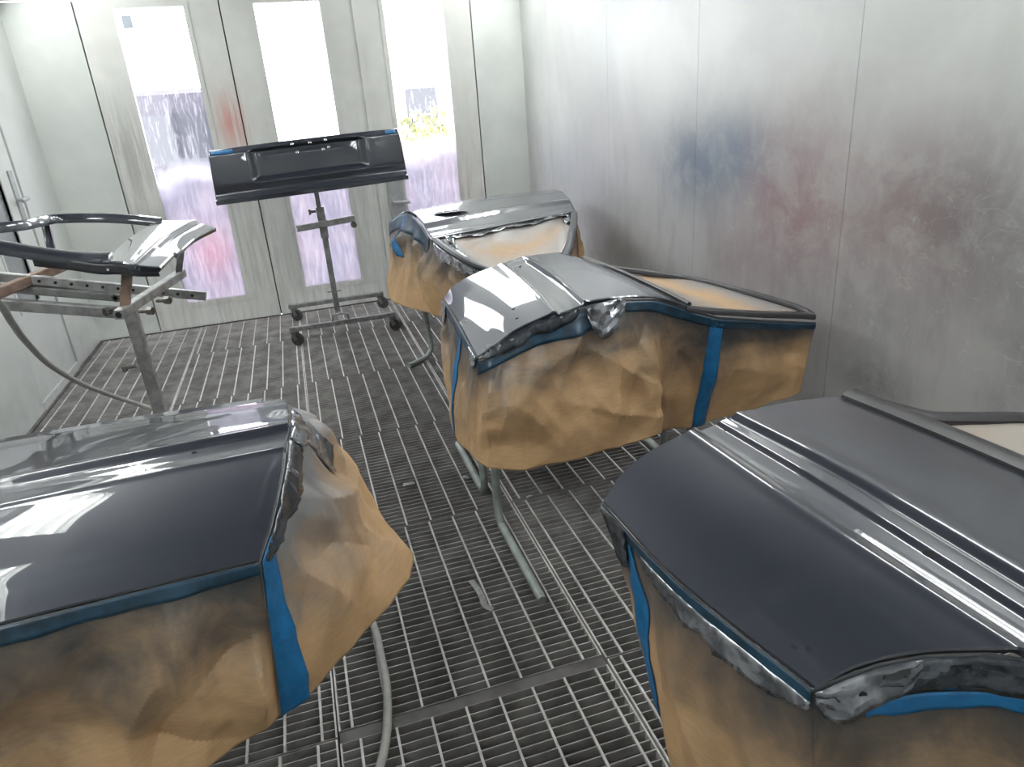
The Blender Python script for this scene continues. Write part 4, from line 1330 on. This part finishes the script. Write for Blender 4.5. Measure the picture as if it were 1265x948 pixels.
PS = thing('panel_stand', (-0.675, 2.92, 0), 'bare steel panel stand with perforated arms holding the hatch frame', 'stand')
MB().bar((-0.672, 2.92, 0.02), (-0.680, 2.92, 0.985), 0.046, 0.046, up=(0, 1, 0), round_=0.004).build('post', 'stand_steel', PS, 0)
MB().bar((-1.10, 2.955, 1.138), (-0.405, 2.945, 0.962), 0.026, 0.034, round_=0.003).build('perforated_arm', 'stand_steel', PS, 0)
for k in range(12):
    f = 0.14 + 0.072 * k
    hole(PS, V(-1.10, 2.941, 1.138).lerp(V(-0.405, 2.931, 0.962), f), 0.0055, 0.0055, (0, -1, 0), 'arm_hole')
MB().bar((-1.52, 2.915, 1.146), (-0.70, 2.905, 0.950), 0.040, 0.040, round_=0.004).build('lower_arm', 'stand_steel', PS, 0)
MB().bar((-1.52, 2.960, 1.200), (-0.70, 2.950, 1.000), 0.040, 0.030, round_=0.004).build('lower_arm', 'stand_dark', PS, 0)
MB().bar((-0.629, 2.54, 1.026), (-0.483, 3.03, 1.049), 0.032, 0.032, round_=0.003).build('cross_tube', 'stand_steel', PS, 0)
hole(PS, (-0.6292, 2.5395, 1.026), 0.011, 0.011, (-0.28, -0.96, -.05), 'tube_mouth')
MB().bar((-0.622, 2.60, 1.02), (-0.572, 2.60, 1.182), 0.030, 0.026, up=(0, 1, 0)).build('upright', 'stand_rust', PS, 0)
MB().bar((-0.496, 3.0, 1.04), (-0.450, 3.0, 1.176), 0.022, 0.022, up=(0, 1, 0)).build('upright', 'stand_dark', PS, 0)
MB().bar((-1.18, 2.56, 1.075), (-0.88, 3.18, 1.125), 0.036, 0.036, round_=0.003).build('side_tube', 'stand_rust', PS, 0)
MB().bar((-1.14, 2.93, 1.09), (-1.10, 2.93, 1.09), 0.09, 0.12).build('clamp_plate', 'stand_rust', PS, 0)
for c0, d0 in (((-0.640, 2.88, 0.952), (0.05, -0.02, 0)), ((-0.705, 2.89, 0.740), (-0.05, -0.01, 0)), ((-0.715, 2.88, 0.975), (-0.03, -0.04, 0)), ((-0.575, 2.90, 0.98), (0.05, -0.02, 0)), ((-0.70, 2.90, 1.02), (0.0, -0.05, 0))):
    a = Vector(c0)
    b = a + Vector(d0)
    MB().cyl(a, b, 0.008, 8).cyl(b - Vector(d0) * 0.4, b, 0.016, 6).build('clamp_bolt', 'bolt_steel', PS, 30)
MB().bar((-0.98, 2.92, 0.03), (-0.37, 2.92, 0.03), 0.046, 0.046, round_=0.004).build('base_rail', 'stand_steel', PS, 0)
MB().bar((-0.675, 2.62, 0.03), (-0.675, 3.22, 0.03), 0.046, 0.044, round_=0.004).build('base_rail', 'stand_steel', PS, 0)
MB().bar((-1.50, 2.93, 0.04), (-1.50, 2.93, 1.20), 0.04, 0.04, up=(0, 1, 0)).bar((-1.52, 2.92, 0.03), (-0.98, 2.92, 0.03), 0.046, 0.046).build('side_post', 'stand_steel', PS, 0)

# ------------------------------------------------------------------ air hose and litter on the grating
hz = [(-1.06, 2.50, 1.16), (-1.015, 2.68, 1.10), (-1.05, 2.85, 0.98), (-1.085, 3.0, 0.877), (-1.171, 3.4, 0.657), (-1.198, 3.8, 0.421), (-1.156, 4.08, 0.235), (-1.06, 4.22, 0.10), (-0.95, 4.22, 0.03), (-0.80, 4.05, 0.013), (-0.5, 3.4, 0.013), (-0.16, 2.6, 0.013), (-0.03, 2.1, 0.013), (0.000, 1.92, 0.013), (0.004, 1.79, 0.013), (0.004, 1.65, 0.013), (-0.016, 1.50, 0.013), (-0.052, 1.38, 0.013), (-0.13, 1.22, 0.013), (-0.22, 1.06, 0.013)]
hs_ = MB().sweep(curve(hz, 160), 0.0125, 10).build('air_hose', 'hose_grey', None, 60)
tag(hs_, 'grey air hose hanging from the left stand and snaking over the grating', 'hose')


def scrap(name, pts, w, label, mat='plastic_scrap', seed=1):
    r = random.Random(seed)
    G = []
    pts = curve(pts, 14)
    for i, q in enumerate(pts):
        d = (pts[min(i + 1, 13)] - pts[max(i - 1, 0)]).normalized()
        s_ = d.cross(V(0, 0, 1)).normalized()
        G.append([q + s_ * w * x + V(0, 0, 0.002 + abs(x) * 0.004 * r.random()) for x in (-0.5, -0.2, 0.2, 0.5)])
    mb = MB()
    mb.grid(G)
    o = mb.build(name, mat, None, 40)
    o.modifiers.new('thickness', 'SOLIDIFY').thickness = 0.001
    return tag(o, label, 'scrap', 'scraps of masking tape on the grating')


scrap('tape_scrap', [(0.362, 2.045, 0.004), (0.372, 1.98, 0.006), (0.374, 1.93, 0.008), (0.372, 1.895, 0.006), (0.392, 1.865, 0.004)], 0.022, 'long curled scrap of pale tape on the grating between the masked doors')
scrap('tape_scrap', [(0.238, 2.83, 0.004), (0.263, 2.826, 0.007), (0.29, 2.83, 0.004)], 0.03, 'small pale tape scrap beside the left door paper', seed=2)
scrap('tape_scrap', [(0.505, 2.78, 0.004), (0.518, 2.775, 0.010), (0.53, 2.765, 0.004)], 0.016, 'tiny curled tape scrap left of the stand under the middle door', seed=3)
scrap('tape_scrap', [(0.722, 2.50, 0.004), (0.737, 2.496, 0.010), (0.75, 2.505, 0.004)], 0.016, 'tiny tape scrap right of the stand leg under the middle door', seed=4)
